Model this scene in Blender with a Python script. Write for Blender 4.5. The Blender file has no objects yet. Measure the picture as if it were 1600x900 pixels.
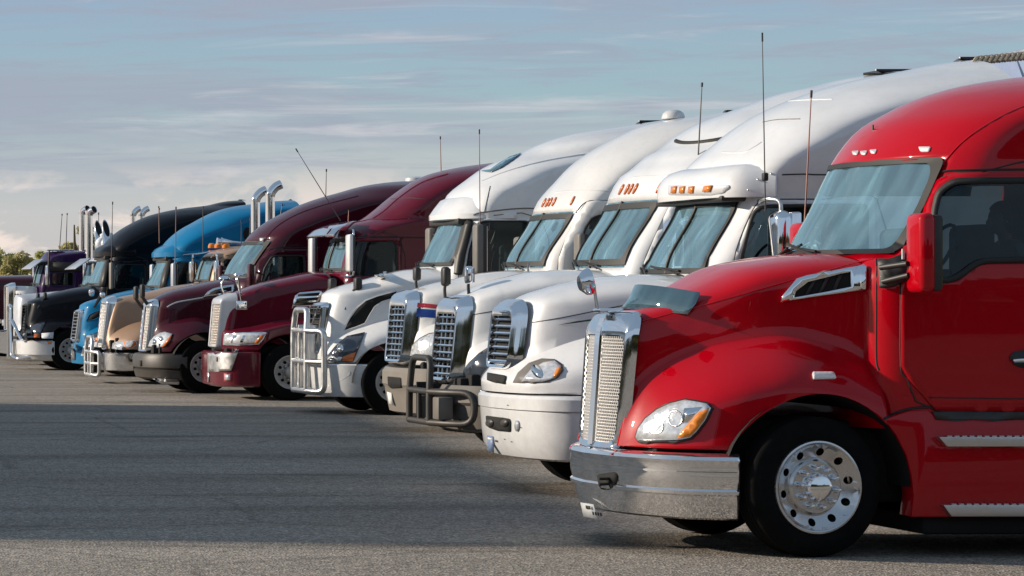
import bpy, bmesh, math, random
from mathutils import Vector, Matrix
from mathutils.bvhtree import BVHTree
from mathutils.geometry import delaunay_2d_cdt
R = math.radians
random.seed(7)
C = bpy.context.scene.collection
scene = bpy.context.scene

# ------------------------------------------------------------------ camera, world, sun, exposure
FOC, VX, VY, EYE, NEAR = 4600.0, -600.0, 460.0, 1.943, 21.7
cd = bpy.data.cameras.new("camera"); cam = bpy.data.objects.new("camera", cd); C.objects.link(cam)
cam.location = (0, 0, EYE); cam.rotation_euler = (R(90), 0, 0)
cd.sensor_width = 36; cd.lens = FOC / 1600 * 36
cd.shift_x = (800 - VX) / 1600; cd.shift_y = (VY - 450) / 1600
cd.clip_end = 6000; cd.clip_start = .5
scene.camera = cam
scene.view_settings.view_transform = 'Standard'; scene.view_settings.look = 'None'
scene.view_settings.exposure = 0.12; scene.view_settings.gamma = 1
SUN_EL, SUN_AZ = 20.0, 18.0      # light travels along +X, slightly towards -Y
w = bpy.data.worlds.new("World"); scene.world = w; w.use_nodes = True
nt = w.node_tree; nd = nt.nodes; lk = nt.links
def N(tree, t, **k):
    n = tree.nodes.new(t)
    for a, v in k.items():
        if a.startswith('i_'): n.inputs[int(a[2:])].default_value = v
        else: setattr(n, a, v)
    return n
def ramp(tree, pts, interp='LINEAR'):
    n = tree.nodes.new('ShaderNodeValToRGB'); e = n.color_ramp.elements; n.color_ramp.interpolation = interp
    while len(e) > 1: e.remove(e[-1])
    e[0].position = pts[0][0]; e[0].color = (*pts[0][1], 1) if hasattr(pts[0][1], '__len__') else (pts[0][1],) * 3 + (1,)
    for p, c in pts[1:]:
        q = e.new(p); q.color = (*c, 1) if hasattr(c, '__len__') else (c, c, c, 1)
    return n
def build_world():
    bg = nd['Background']; bg.inputs[1].default_value = .1
    sky = N(nt, 'ShaderNodeTexSky', sky_type='NISHITA', sun_disc=False, sun_elevation=R(SUN_EL), sun_rotation=R(270 + SUN_AZ), air_density=1.2, dust_density=2.0, ozone_density=2.0)
    tc = N(nt, 'ShaderNodeTexCoord'); sp = N(nt, 'ShaderNodeSeparateXYZ'); lk.new(tc.outputs['Generated'], sp.inputs[0])
    # veil of evening haze and cloud: colour by height above the horizon
    mr = N(nt, 'ShaderNodeMapRange', i_1=-.02, i_2=.48); lk.new(sp.outputs[2], mr.inputs[0])
    def h(z): return (z + .02) / .5
    veil = ramp(nt, [(h(0), (5.9, 5.5, 5.3)), (h(.025), (5.6, 5.6, 5.6)), (h(.045), (4.6, 5.2, 5.4)), (h(.065), (3.3, 4.75, 5.4)), (h(.1), (2.9, 4.05, 5.5)), (h(.16), (2.6, 4.4, 6.2)), (h(.3), (2.9, 4.5, 6.0)), (h(.47), (2.0, 2.8, 3.8))])
    lk.new(mr.outputs[0], veil.inputs[0])
    mx = N(nt, 'ShaderNodeMixRGB', i_0=.9); lk.new(sky.outputs[0], mx.inputs[1]); lk.new(veil.outputs[0], mx.inputs[2])
    def cl(scale, noise, lo, hi, off, detail=6, rough=.55, dist=.3):
        m = N(nt, 'ShaderNodeMapping'); m.inputs['Scale'].default_value = scale; m.inputs['Location'].default_value = off
        lk.new(tc.outputs['Generated'], m.inputs[0])
        n = N(nt, 'ShaderNodeTexNoise'); n.inputs['Scale'].default_value = noise; n.inputs['Detail'].default_value = detail
        n.inputs['Roughness'].default_value = rough; n.inputs['Distortion'].default_value = dist
        lk.new(m.outputs[0], n.inputs[0])
        r = ramp(nt, [(lo, 0.0), (hi, 1.0)], 'EASE'); lk.new(n.outputs[0], r.inputs[0]); return r
    def band(z0, z1, z2, z3, mask, fac):
        r = ramp(nt, [(h(z0), 0.0), (h(z1), fac), (h(z2), fac), (h(z3), 0.0)]); lk.new(mr.outputs[0], r.inputs[0])
        m = N(nt, 'ShaderNodeMath', operation='MULTIPLY'); lk.new(mask.outputs[0], m.inputs[0]); lk.new(r.outputs[0], m.inputs[1]); return m
    cur = mx
    for (mask, b, col) in [
        (cl((1, 1, 9), 4.5, .42, .60, (1.3, 0, .5)), (.03, .05, .44, .479, .85), (3.45, 3.8, 4.6)),      # grey stratus bands
        (cl((1, 1, 13), 13.0, .48, .64, (4.1, .7, 2.2), 10, .68, .9), (.03, .045, .44, .479, .6), (3.3, 3.65, 4.5)),
        (cl((1, 1, 14), 8.0, .52, .74, (7.3, 2, .9), 9, .62, .8), (.02, .04, .44, .479, .75), (5.8, 5.75, 6.1)),   # pale streaks
        (cl((1, 1, 2.2), 26.0, .47, .6, (2.2, 5, .3), 9, .6, .3), (-.01, .0, .026, .044, .95), (8.4, 7.2, 6.5)),  # warm cumulus low down
    ]:
        f = band(*b[:4], mask, b[4])
        m = N(nt, 'ShaderNodeMixRGB'); m.inputs[2].default_value = (*col, 1); lk.new(f.outputs[0], m.inputs[0]); lk.new(cur.outputs[0], m.inputs[1]); cur = m
    lk.new(cur.outputs[0], bg.inputs[0])
build_world()
sd = bpy.data.lights.new("sun", 'SUN'); sun = bpy.data.objects.new("sun", sd); C.objects.link(sun)
sd.energy = 5.0; sd.angle = R(1.5); sd.color = (1, .87, .72)
sdir = Vector((math.cos(R(SUN_AZ)) * math.cos(R(SUN_EL)), -math.sin(R(SUN_AZ)) * math.cos(R(SUN_EL)), -math.sin(R(SUN_EL))))
sun.rotation_euler = sdir.to_track_quat('-Z', 'Y').to_euler()

# ------------------------------------------------------------------ materials
def mat(name, col, rough=.5, metal=0, coat=0, bump=0, bscale=40, var=0, vscale=3, spec=.5, ior=1.5, dirt=0, dirtcol=(.16, .13, .1), coatr=.03, rvar=0, emis=0):
    m = bpy.data.materials.new(name); m.use_nodes = True; t = m.node_tree; b = t.nodes['Principled BSDF']
    b.inputs['Base Color'].default_value = (*col, 1); b.inputs['Roughness'].default_value = rough; b.inputs['Metallic'].default_value = metal
    b.inputs['Coat Weight'].default_value = coat; b.inputs['Coat Roughness'].default_value = coatr; b.inputs['IOR'].default_value = ior
    b.inputs['Specular IOR Level'].default_value = spec
    tc = N(t, 'ShaderNodeTexCoord'); last = None
    if var:
        n = N(t, 'ShaderNodeTexNoise'); n.inputs['Scale'].default_value = vscale; n.inputs['Detail'].default_value = 6; t.links.new(tc.outputs['Object'], n.inputs[0])
        r = ramp(t, [(.3, tuple(c * (1 - var) for c in col)), (.7, tuple(min(1, c * (1 + var)) for c in col))]); t.links.new(n.outputs[0], r.inputs[0]); last = r
        t.links.new(r.outputs[0], b.inputs['Base Color'])
    if rvar:
        n = N(t, 'ShaderNodeTexNoise'); n.inputs['Scale'].default_value = 7; n.inputs['Detail'].default_value = 8; t.links.new(tc.outputs['Object'], n.inputs[0])
        r = ramp(t, [(.35, rough), (.75, min(1, rough + rvar))]); t.links.new(n.outputs[0], r.inputs[0]); t.links.new(r.outputs[0], b.inputs['Roughness'])
    if dirt:   # road grime thrown up from below, speckled
        sp = N(t, 'ShaderNodeSeparateXYZ'); t.links.new(tc.outputs['Object'], sp.inputs[0])
        mr = N(t, 'ShaderNodeMapRange', i_1=1.3, i_2=.25, i_3=0.0, i_4=1.0); t.links.new(sp.outputs[2], mr.inputs[0])
        n = N(t, 'ShaderNodeTexNoise'); n.inputs['Scale'].default_value = 9; n.inputs['Detail'].default_value = 12; n.inputs['Roughness'].default_value = .75; t.links.new(tc.outputs['Object'], n.inputs[0])
        a = N(t, 'ShaderNodeMath', operation='MULTIPLY_ADD'); t.links.new(mr.outputs[0], a.inputs[0]); a.inputs[1].default_value = .5; t.links.new(n.outputs[0], a.inputs[2])
        r = ramp(t, [(.5, 0.0), (1.05 if False else 1.0, dirt)]); t.links.new(a.outputs[0], r.inputs[0])
        mx = N(t, 'ShaderNodeMixRGB'); t.links.new(r.outputs[0], mx.inputs[0])
        if last: t.links.new(last.outputs[0], mx.inputs[1])
        else: mx.inputs[1].default_value = (*col, 1)
        mx.inputs[2].default_value = (*dirtcol, 1); t.links.new(mx.outputs[0], b.inputs['Base Color'])
        if metal:
            q = N(t, 'ShaderNodeMath', operation='SUBTRACT'); q.inputs[0].default_value = metal; t.links.new(r.outputs[0], q.inputs[1]); t.links.new(q.outputs[0], b.inputs['Metallic'])
    if bump:
        n = N(t, 'ShaderNodeTexNoise'); n.inputs['Scale'].default_value = bscale; n.inputs['Detail'].default_value = 5; t.links.new(tc.outputs['Object'], n.inputs[0])
        u = N(t, 'ShaderNodeBump'); u.inputs['Strength'].default_value = bump; u.inputs['Distance'].default_value = .01; t.links.new(n.outputs[0], u.inputs['Height']); t.links.new(u.outputs[0], b.inputs['Normal'])
    return m
def paint(name, col, **k):
    d = dict(rough=.38, coat=.45, spec=.2, var=.06, vscale=2.0, bump=.015, bscale=3.0, dirt=.25, rvar=.08); d.update(k); return mat(name, col, **d)
def glass(name, tint, refl=1.75, haze=.04):
    m = bpy.data.materials.new(name); m.use_nodes = True; t = m.node_tree; t.nodes.remove(t.nodes['Principled BSDF']); o = t.nodes['Material Output']
    tr = N(t, 'ShaderNodeBsdfTransparent'); tr.inputs[0].default_value = (*tint, 1)
    gl = N(t, 'ShaderNodeBsdfGlossy'); gl.inputs['Roughness'].default_value = .02; gl.inputs[0].default_value = (.8, .96, 1, 1)
    fr = N(t, 'ShaderNodeFresnel'); fr.inputs[0].default_value = refl
    mx = N(t, 'ShaderNodeMixShader'); t.links.new(fr.outputs[0], mx.inputs[0]); t.links.new(tr.outputs[0], mx.inputs[1]); t.links.new(gl.outputs[0], mx.inputs[2])
    # dust film with wiper streaks, coloured teal to stand in for bright sky reflection
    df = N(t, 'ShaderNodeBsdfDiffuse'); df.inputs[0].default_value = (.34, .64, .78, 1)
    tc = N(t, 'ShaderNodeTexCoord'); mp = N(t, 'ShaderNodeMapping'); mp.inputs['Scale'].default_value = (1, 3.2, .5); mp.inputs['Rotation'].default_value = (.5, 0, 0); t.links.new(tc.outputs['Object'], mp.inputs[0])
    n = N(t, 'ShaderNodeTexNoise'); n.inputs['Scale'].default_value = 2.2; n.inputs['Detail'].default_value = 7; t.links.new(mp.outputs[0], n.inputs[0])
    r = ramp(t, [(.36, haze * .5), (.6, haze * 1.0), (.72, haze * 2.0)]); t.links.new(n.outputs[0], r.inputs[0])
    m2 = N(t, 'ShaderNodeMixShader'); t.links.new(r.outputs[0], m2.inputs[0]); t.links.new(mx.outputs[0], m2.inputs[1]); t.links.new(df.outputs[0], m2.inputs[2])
    t.links.new(m2.outputs[0], o.inputs[0]); return m
M = dict(
    red=paint('red_paint', (.40, .0, .007), dirt=.03, rough=.28, coat=.65, spec=.05, coatr=.015, var=.02), white=paint('white_paint', (.73, .74, .75), dirt=.25, coat=1, spec=.4, coatr=.02), white2=paint('cream_white_paint', (.72, .715, .70), dirt=.3, coat=1, spec=.4, coatr=.02),
    maroon=paint('maroon_paint', (.10, .001, .013), dirt=.06, spec=.08, coat=.7, coatr=.015), dmaroon=paint('dark_maroon_paint', (.045, .001, .009), dirt=.06, coat=.6, coatr=.015, spec=.1),
    blue=paint('bright_blue_paint', (.0, .15, .33), dirt=.06, spec=.1), black=paint('black_paint', (.003, .0035, .007), dirt=.03, coat=.3, spec=.08, var=0), tan=paint('tan_paint', (.34, .22, .145), dirt=.1, metal=.2),
    purple=paint('purple_paint', (.025, .004, .05), dirt=.05, spec=.1), silver=paint('silver_paint', (.5, .52, .56), metal=.3),
    chrome=mat('chrome', (.88, .88, .89), .035, 1, rvar=.1, dirt=.07, dirtcol=(.25, .23, .21), bump=.012, bscale=6), chrome_clean=mat('polished_chrome', (.85, .86, .88), .05, 1, rvar=.05),
    alu=mat('brushed_aluminium', (.62, .62, .62), .3, 1, rvar=.15, bump=.05, bscale=120), steel=mat('white_steel', (.6, .6, .6), .4, .1, dirt=.5),
    plastic=mat('black_plastic', (.022, .021, .02), .5, bump=.03, bscale=200, dirt=.3, dirtcol=(.12, .1, .08)), gplastic=mat('grey_plastic', (.15, .14, .13), .55, bump=.03, bscale=200, var=.1, dirt=.3), taupe=mat('taupe_plastic', (.22, .20, .175), .5, var=.1, dirt=.3),
    rubber=mat('tyre_rubber', (.005, .005, .005), .85, spec=.1, bump=.15, bscale=60, var=.3, vscale=8), gasket=mat('rubber_gasket', (.012, .012, .012), .6), under=mat('underbody_black', (.005, .005, .005), .85, var=.3, bump=.2, bscale=30),
    interior=mat('cab_interior', (.045, .045, .05), .8, var=.2), seat=mat('seat_cloth', (.07, .075, .08), .9, var=.2), dash=mat('dashboard', (.09, .09, .095), .7, var=.2),
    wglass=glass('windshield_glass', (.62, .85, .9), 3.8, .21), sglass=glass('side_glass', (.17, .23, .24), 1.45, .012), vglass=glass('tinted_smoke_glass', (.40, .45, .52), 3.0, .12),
    amber=mat('amber_lens', (.72, .22, .02), .2, coat=.6, var=.15, vscale=30), redlens=mat('red_lens', (.62, .15, .02), .25, coat=.5), clear=mat('clear_lens', (.74, .76, .78), .12, .45, coat=1, var=.25, vscale=22, bump=.35, bscale=26), marker=mat('white_marker_lens', (.8, .78, .78), .25, coat=1, bump=.3, bscale=60),
    dlens=mat('dark_headlight_lens', (.05, .06, .08), .08, .3, coat=1), paper=mat('paper_white', (.72, .72, .7), .8, var=.08, vscale=20), blueplate=mat('plate_blue', (.16, .22, .36), .5, var=.2, vscale=30),
    mesh=None, ink=mat('lettering_dark', (.02, .02, .02), .6), dkchrome=mat('smoked_chrome', (.28, .29, .31), .12, 1, rvar=.1, dirt=.2), skin=mat('skin', (.55, .31, .21), .55), cloth=mat('teal_shirt', (.06, .22, .22), .9), cloth2=mat('pale_shirt', (.3, .34, .4), .9), hair=mat('brown_hair', (.06, .035, .02), .7), plush=mat('plush_fur', (.45, .36, .25), .95, bump=.4, bscale=50, var=.2, vscale=20),
    stripe_red=paint('red_stripe', (.45, .03, .05)), stripe_blue=paint('blue_stripe', (.015, .05, .25)), stripe_green=paint('green_stripe', (.01, .07, .04)), fold=mat('pale_green_cloth', (.5, .68, .58), .8, var=.1, vscale=10),
)
def mesh_material():
    m = mat('woven_wire_mesh', (.62, .60, .57), .35, .6); t = m.node_tree; b = t.nodes['Principled BSDF']
    return m
M['mesh'] = mesh_material()

# ------------------------------------------------------------------ helpers
def link(name, me, m, parent=None, smooth=35, loc=None):
    if m is not None and not me.materials: me.materials.append(m)
    o = bpy.data.objects.new(name, me); C.objects.link(o)
    if smooth:
        me.polygons.foreach_set('use_smooth', [True] * len(me.polygons)); me.set_sharp_from_angle(angle=R(smooth))
    if parent is not None: o.parent = parent
    if loc: o.location = loc
    return o
def mk(name, verts, faces, m, parent=None, smooth=35, merge=0.0, fixn=False, loc=None):
    me = bpy.data.meshes.new(name); me.from_pydata([tuple(v) for v in verts], [], faces); 
    if merge or fixn:
        bm = bmesh.new(); bm.from_mesh(me)
        if merge: bmesh.ops.remove_doubles(bm, verts=bm.verts, dist=merge)
        if fixn: bmesh.ops.recalc_face_normals(bm, faces=bm.faces)
        bm.to_mesh(me); bm.free()
    me.update()
    return link(name, me, m, parent, smooth, loc)
def tagm(o, label=None, cat=None, group=None, kind=None):
    if label: o['label'] = label
    if cat: o['category'] = cat
    if group: o['group'] = group
    if kind: o['kind'] = kind
    return o
def empty(name, loc, label, cat, group=None):
    o = bpy.data.objects.new(name, None); C.objects.link(o); o.location = loc; o.empty_display_size = .3
    return tagm(o, label, cat, group)
def boxd(x0, x1, y0, y1, z0, z1):
    v = [(x, y, z) for x in (x0, x1) for y in (y0, y1) for z in (z0, z1)]
    f = [(0, 1, 3, 2), (4, 6, 7, 5), (0, 4, 5, 1), (2, 3, 7, 6), (0, 2, 6, 4), (1, 5, 7, 3)]
    return v, f
def rbox(name, x0, x1, y0, y1, z0, z1, m, parent, r=.02, seg=2, loc=None, smooth=40):
    v, f = boxd(x0, x1, y0, y1, z0, z1)
    bm = bmesh.new(); vs = [bm.verts.new(p) for p in v]; [bm.faces.new([vs[i] for i in q]) for q in f]
    r = min(r, abs(x1 - x0) * .49, abs(y1 - y0) * .49, abs(z1 - z0) * .49)
    if r > .001: bmesh.ops.bevel(bm, geom=bm.edges[:], offset=r, segments=seg, affect='EDGES', profile=.5)
    bmesh.ops.recalc_face_normals(bm, faces=bm.faces)
    me = bpy.data.meshes.new(name); bm.to_mesh(me); bm.free(); return link(name, me, m, parent, smooth, loc)
def smoothpath(p, k=6):
    P = [Vector(q) for q in p]; out = []
    if len(P) < 3: return P
    for i in range(len(P) - 1):
        a, b, c, d = P[max(i - 1, 0)], P[i], P[i + 1], P[min(i + 2, len(P) - 1)]
        for j in range(k):
            t = j / k; out.append(.5 * ((2 * b) + (c - a) * t + (2 * a - 5 * b + 4 * c - d) * t * t + (3 * b - a - 3 * c + d) * t ** 3))
    out.append(P[-1]); return out
def fillet(p, r, k=5):
    P = [Vector(q) for q in p]; out = [P[0]]
    for i in range(1, len(P) - 1):
        a, b, c = P[i - 1], P[i], P[i + 1]; u = (a - b); v = (c - b); rr = min(r, u.length * .49, v.length * .49)
        s = b + u.normalized() * rr; e = b + v.normalized() * rr
        for j in range(k + 1):
            t = j / k; out.append((1 - t) ** 2 * s + 2 * t * (1 - t) * b + t * t * e)
    out.append(P[-1]); return out
def tubegeo(path, r, seg=8, caps=True, closed=False):
    P = [Vector(q) for q in path]; n = len(P); rr = r if hasattr(r, '__len__') else [r] * n
    vs = []; fs = []; up = None
    for i, p in enumerate(P):
        if closed: t = (P[(i + 1) % n] - P[i - 1])
        else: t = (P[min(i + 1, n - 1)] - P[max(i - 1, 0)])
        t = t.normalized() if t.length > 1e-9 else Vector((0, 0, 1))
        if up is None: up = Vector((0, 0, 1)) if abs(t.z) < .9 else Vector((1, 0, 0))
        a = (up - t * up.dot(t)).normalized(); b = t.cross(a); up = a
        for k in range(seg):
            an = 2 * math.pi * k / seg; vs.append(p + (a * math.cos(an) + b * math.sin(an)) * rr[i])
    m = n if closed else n - 1
    for i in range(m):
        for k in range(seg):
            i2 = (i + 1) % n; fs.append((i * seg + k, i * seg + (k + 1) % seg, i2 * seg + (k + 1) % seg, i2 * seg + k))
    if caps and not closed: fs.append(tuple(range(seg))[::-1]); fs.append(tuple((n - 1) * seg + k for k in range(seg)))
    return vs, fs
def tube(name, path, r, m, parent, seg=8, closed=False, smooth=50, loc=None):
    v, f = tubegeo(path, r, seg, True, closed); return mk(name, v, f, m, parent, smooth, loc=loc)
def tubes(name, paths, r, m, parent, seg=8):
    V = []; F = []
    for p in paths:
        v, f = tubegeo(p, r, seg); o = len(V); V += v; F += [tuple(i + o for i in q) for q in f]
    return mk(name, V, F, m, parent, 50)
def lathe(name, prof, m, parent, seg=48, axis='y', loc=None, smooth=35):   # prof: (radius, along)
    V = []; F = []; n = len(prof)
    for k in range(seg):
        a = 2 * math.pi * k / seg; c, s = math.cos(a), math.sin(a)
        for r, h in prof: V.append((r * c, h, r * s) if axis == 'y' else ((r * c, r * s, h) if axis == 'z' else (h, r * c, r * s)))
    for k in range(seg):
        for i in range(n - 1):
            a = k * n + i; b = ((k + 1) % seg) * n + i; F.append((a, b, b + 1, a + 1))
    return mk(name, V, F, m, parent, smooth, merge=1e-5, fixn=True, loc=loc)
def prism(name, poly, d0, d1, m, parent, axis='y', smooth=30, r=0):
    n = len(poly)
    def P(a, b, d): return {'y': (a, d, b), 'x': (d, a, b), 'z': (a, b, d)}[axis]
    V = [P(a, b, d0) for a, b in poly] + [P(a, b, d1) for a, b in poly]
    F = [tuple(range(n)), tuple(range(2 * n - 1, n - 1, -1))] + [(i, i + n, (i + 1) % n + n, (i + 1) % n) for i in range(n)]
    bm = bmesh.new(); vs = [bm.verts.new(p) for p in V]; [bm.faces.new([vs[i] for i in q]) for q in F]
    bmesh.ops.recalc_face_normals(bm, faces=bm.faces)
    if r: bmesh.ops.bevel(bm, geom=[e for e in bm.edges if len(e.link_faces) == 2 and e.calc_face_angle(0) > .6], offset=r, segments=2, affect='EDGES', profile=.5)
    me = bpy.data.meshes.new(name); bm.to_mesh(me); bm.free(); return link(name, me, m, parent, smooth)
def interp(tab, x):
    if x <= tab[0][0]: return tab[0][1]
    for (a, b), (c, d) in zip(tab, tab[1:]):
        if x <= c: return b + (d - b) * (x - a) / (c - a + 1e-12)
    return tab[-1][1]
def sinterp(tab, x):      # smooth (monotone cubic-like) interpolation
    n = len(tab)
    if x <= tab[0][0]: return tab[0][1]
    if x >= tab[-1][0]: return tab[-1][1]
    for i in range(n - 1):
        x0, y0 = tab[i]; x1, y1 = tab[i + 1]
        if x <= x1:
            h = x1 - x0 + 1e-12; s = (y1 - y0) / h
            def sl(j):
                if j <= 0: return (tab[1][1] - tab[0][1]) / (tab[1][0] - tab[0][0] + 1e-12)
                if j >= n - 1: return (tab[-1][1] - tab[-2][1]) / (tab[-1][0] - tab[-2][0] + 1e-12)
                a = (tab[j][1] - tab[j - 1][1]) / (tab[j][0] - tab[j - 1][0] + 1e-12); b = (tab[j + 1][1] - tab[j][1]) / (tab[j + 1][0] - tab[j][0] + 1e-12)
                return 0 if a * b <= 0 else 2 * a * b / (a + b)
            m0, m1 = sl(i), sl(i + 1); t = (x - x0) / h
            return (2 * t ** 3 - 3 * t * t + 1) * y0 + (t ** 3 - 2 * t * t + t) * h * m0 + (-2 * t ** 3 + 3 * t * t) * y1 + (t ** 3 - t * t) * h * m1
def solid(o, th, off=-1, matoff=0):
    m = o.modifiers.new('thickness', 'SOLIDIFY'); m.thickness = th; m.offset = off; m.material_offset = matoff; return o
def pip(x, y, poly):
    c = False; n = len(poly); j = n - 1
    for i in range(n):
        xi, yi = poly[i][:2]; xj, yj = poly[j][:2]
        if (yi > y) != (yj > y) and x < (xj - xi) * (y - yi) / (yj - yi) + xi: c = not c
        j = i
    return c
def roundpoly(poly, r, k=4):
    n = len(poly); out = []
    for i in range(n):
        a, b, c = [Vector(poly[(i + d) % n]) for d in (-1, 0, 1)]; u = a - b; v = c - b; rr = min(r, u.length * .45, v.length * .45)
        s = b + u.normalized() * rr; e = b + v.normalized() * rr
        for j in range(k + 1):
            t = j / k; q = (1 - t) ** 2 * s + 2 * t * (1 - t) * b + t * t * e; out.append((q.x, q.y))
    return out
def offpoly(poly, d):   # grow (d>0) a polygon about its outline
    n = len(poly); A = sum(poly[i][0] * poly[(i + 1) % n][1] - poly[(i + 1) % n][0] * poly[i][1] for i in range(n)); s = 1 if A > 0 else -1; out = []
    for i in range(n):
        a, b, c = [Vector(poly[(i + k) % n][:2]) for k in (-1, 0, 1)]; t = (c - a)
        t = t.normalized() if t.length > 1e-9 else Vector((1, 0)); out.append((b.x + t.y * d * s, b.y - t.x * d * s))
    return out

# ------------------------------------------------------------------ truck frame and shells
class Truck:
    def __init__(s, ratio, front_px, label, cat='semi truck', name='semi_truck', group='semi trucks parked side by side'):
        s.r = ratio; s.yc = NEAR * ratio + 1.22; s.x0 = (front_px - VX) * s.yc / FOC
        s.root = empty(name, (s.x0, s.yc, 0), label, cat, group); s.bv = []; s.sc = 212 / ratio
    def p(s, px, py, y=0.0):
        Y = s.yc + y; return Vector(((px - VX) * Y / FOC - s.x0, y, EYE - (py - VY) * Y / FOC))
    def x(s, px, y=0.0): return s.p(px, 0, y).x
    def z(s, py, y=0.0): return s.p(0, py, y).z
    def px(s, v): Y = s.yc + v[1]; return (VX + FOC * (v[0] + s.x0) / Y, VY - FOC * (v[2] - EYE) / Y)
    def tree(s, V, F): s.bv.append(BVHTree.FromPolygons([tuple(v) for v in V], F))
    def hit(s, px, py, only=None):
        o = Vector((-s.x0, -s.yc, EYE)); d = (s.p(px, py, 0) - o).normalized(); best = None
        for i, b in enumerate(s.bv):
            if only is not None and i not in only: continue
            h = b.ray_cast(o, d)
            if h[0] is not None and (best is None or h[3] < best[2]):
                n = h[1] if h[1].dot(d) < 0 else -h[1]; best = (h[0], n, h[3])
        return best
    # patch traced on the photo and laid on the truck's own surface
    def decal(s, name, poly, m, off=.006, thick=.0, holes=(), step=None, mirror=False, only=None, parent=None, rnd=0, ydef=-1.2, flat=False, smooth=35, tilt=None):
        if rnd: poly = roundpoly(poly, rnd)
        L = [list(poly)] + [list(h) for h in holes]; pts = []; edges = []
        for l in L:
            dense = []
            for i in range(len(l)):
                a, b = l[i][:2], l[(i + 1) % len(l)][:2]; dd = math.hypot(b[0] - a[0], b[1] - a[1]); k = max(1, int(dd / (step or 1e9)))
                for j in range(k): dense.append((a[0] + (b[0] - a[0]) * j / k, a[1] + (b[1] - a[1]) * j / k))
            o = len(pts); pts += dense; edges += [(o + i, o + (i + 1) % len(dense)) for i in range(len(dense))]
        nb = len(pts)
        if step:
            xs = [q[0] for q in poly]; ys = [q[1] for q in poly]; x = min(xs) + step / 2
            while x < max(xs):
                y = min(ys) + step / 2
                while y < max(ys):
                    if pip(x, y, offpoly(L[0], -step * .4)) and not any(pip(x, y, offpoly(h, step * .4)) for h in L[1:]): pts.append((x, y))
                    y += step
                x += step
        vv, ee, ff, *_ = delaunay_2d_cdt([Vector(q) for q in pts], edges, [], 0, 1e-5)
        fs = []
        for f in ff:
            cx = sum(vv[i].x for i in f) / len(f); cy = sum(vv[i].y for i in f) / len(f)
            if pip(cx, cy, L[0]) and not any(pip(cx, cy, h) for h in L[1:]): fs.append(tuple(f))
        V = []; Ns = []; hits = [s.hit(v.x, v.y, only) for v in vv]
        good = [h for h in hits if h]
        if flat and good:      # one plane through the average hit
            c = sum((h[0] for h in good), Vector()) / len(good); n = sum((h[1] for h in good), Vector()).normalized()
            if tilt: n = Vector(tilt).normalized()
        o = Vector((-s.x0, -s.yc, EYE))
        for v, h in zip(vv, hits):
            if flat and good:
                d = (s.p(v.x, v.y) - o); t = (c - o).dot(n) / d.dot(n); V.append(o + d * t + n * off)
            elif h: V.append(h[0] + h[1] * off)
            else: V.append(s.p(v.x, v.y, ydef))
        ob = mk(name, V, fs, m, parent or s.root, smooth, fixn=False)
        # orient outward (towards the viewer side)
        me = ob.data
        if me.polygons:
            q = me.polygons[0]; cc = q.center
            if q.normal.dot(cc - o) > 0: me.flip_normals()
        if thick: solid(ob, thick, 1)
        if mirror:
            o2 = mk(name, [(v[0], -v[1], v[2]) for v in V], fs, m, parent or s.root, smooth)
            if me.polygons and o2.data.polygons[0].normal.y < 0: o2.data.flip_normals()
            if thick: solid(o2, thick, 1)
        return ob
    def line(s, name, pts, r, m, only=None, parent=None, mirror=False, k=5, closed=False, off=0.0):
        P = smoothpath([(a, b, 0) for a, b in pts], k) if len(pts) > 2 else [Vector((pts[0][0] + (pts[1][0] - pts[0][0]) * i / 8, pts[0][1] + (pts[1][1] - pts[0][1]) * i / 8, 0)) for i in range(9)]
        V = []
        for q in P:
            h = s.hit(q.x, q.y, only)
            if h: V.append(h[0] + h[1] * off)
        if len(V) < 2: return None
        ob = tube(name, V, r, m, parent or s.root, 6, closed)
        if mirror: tube(name, [(v[0], -v[1], v[2]) for v in V], r, m, parent or s.root, 6, closed)
        return ob

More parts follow.
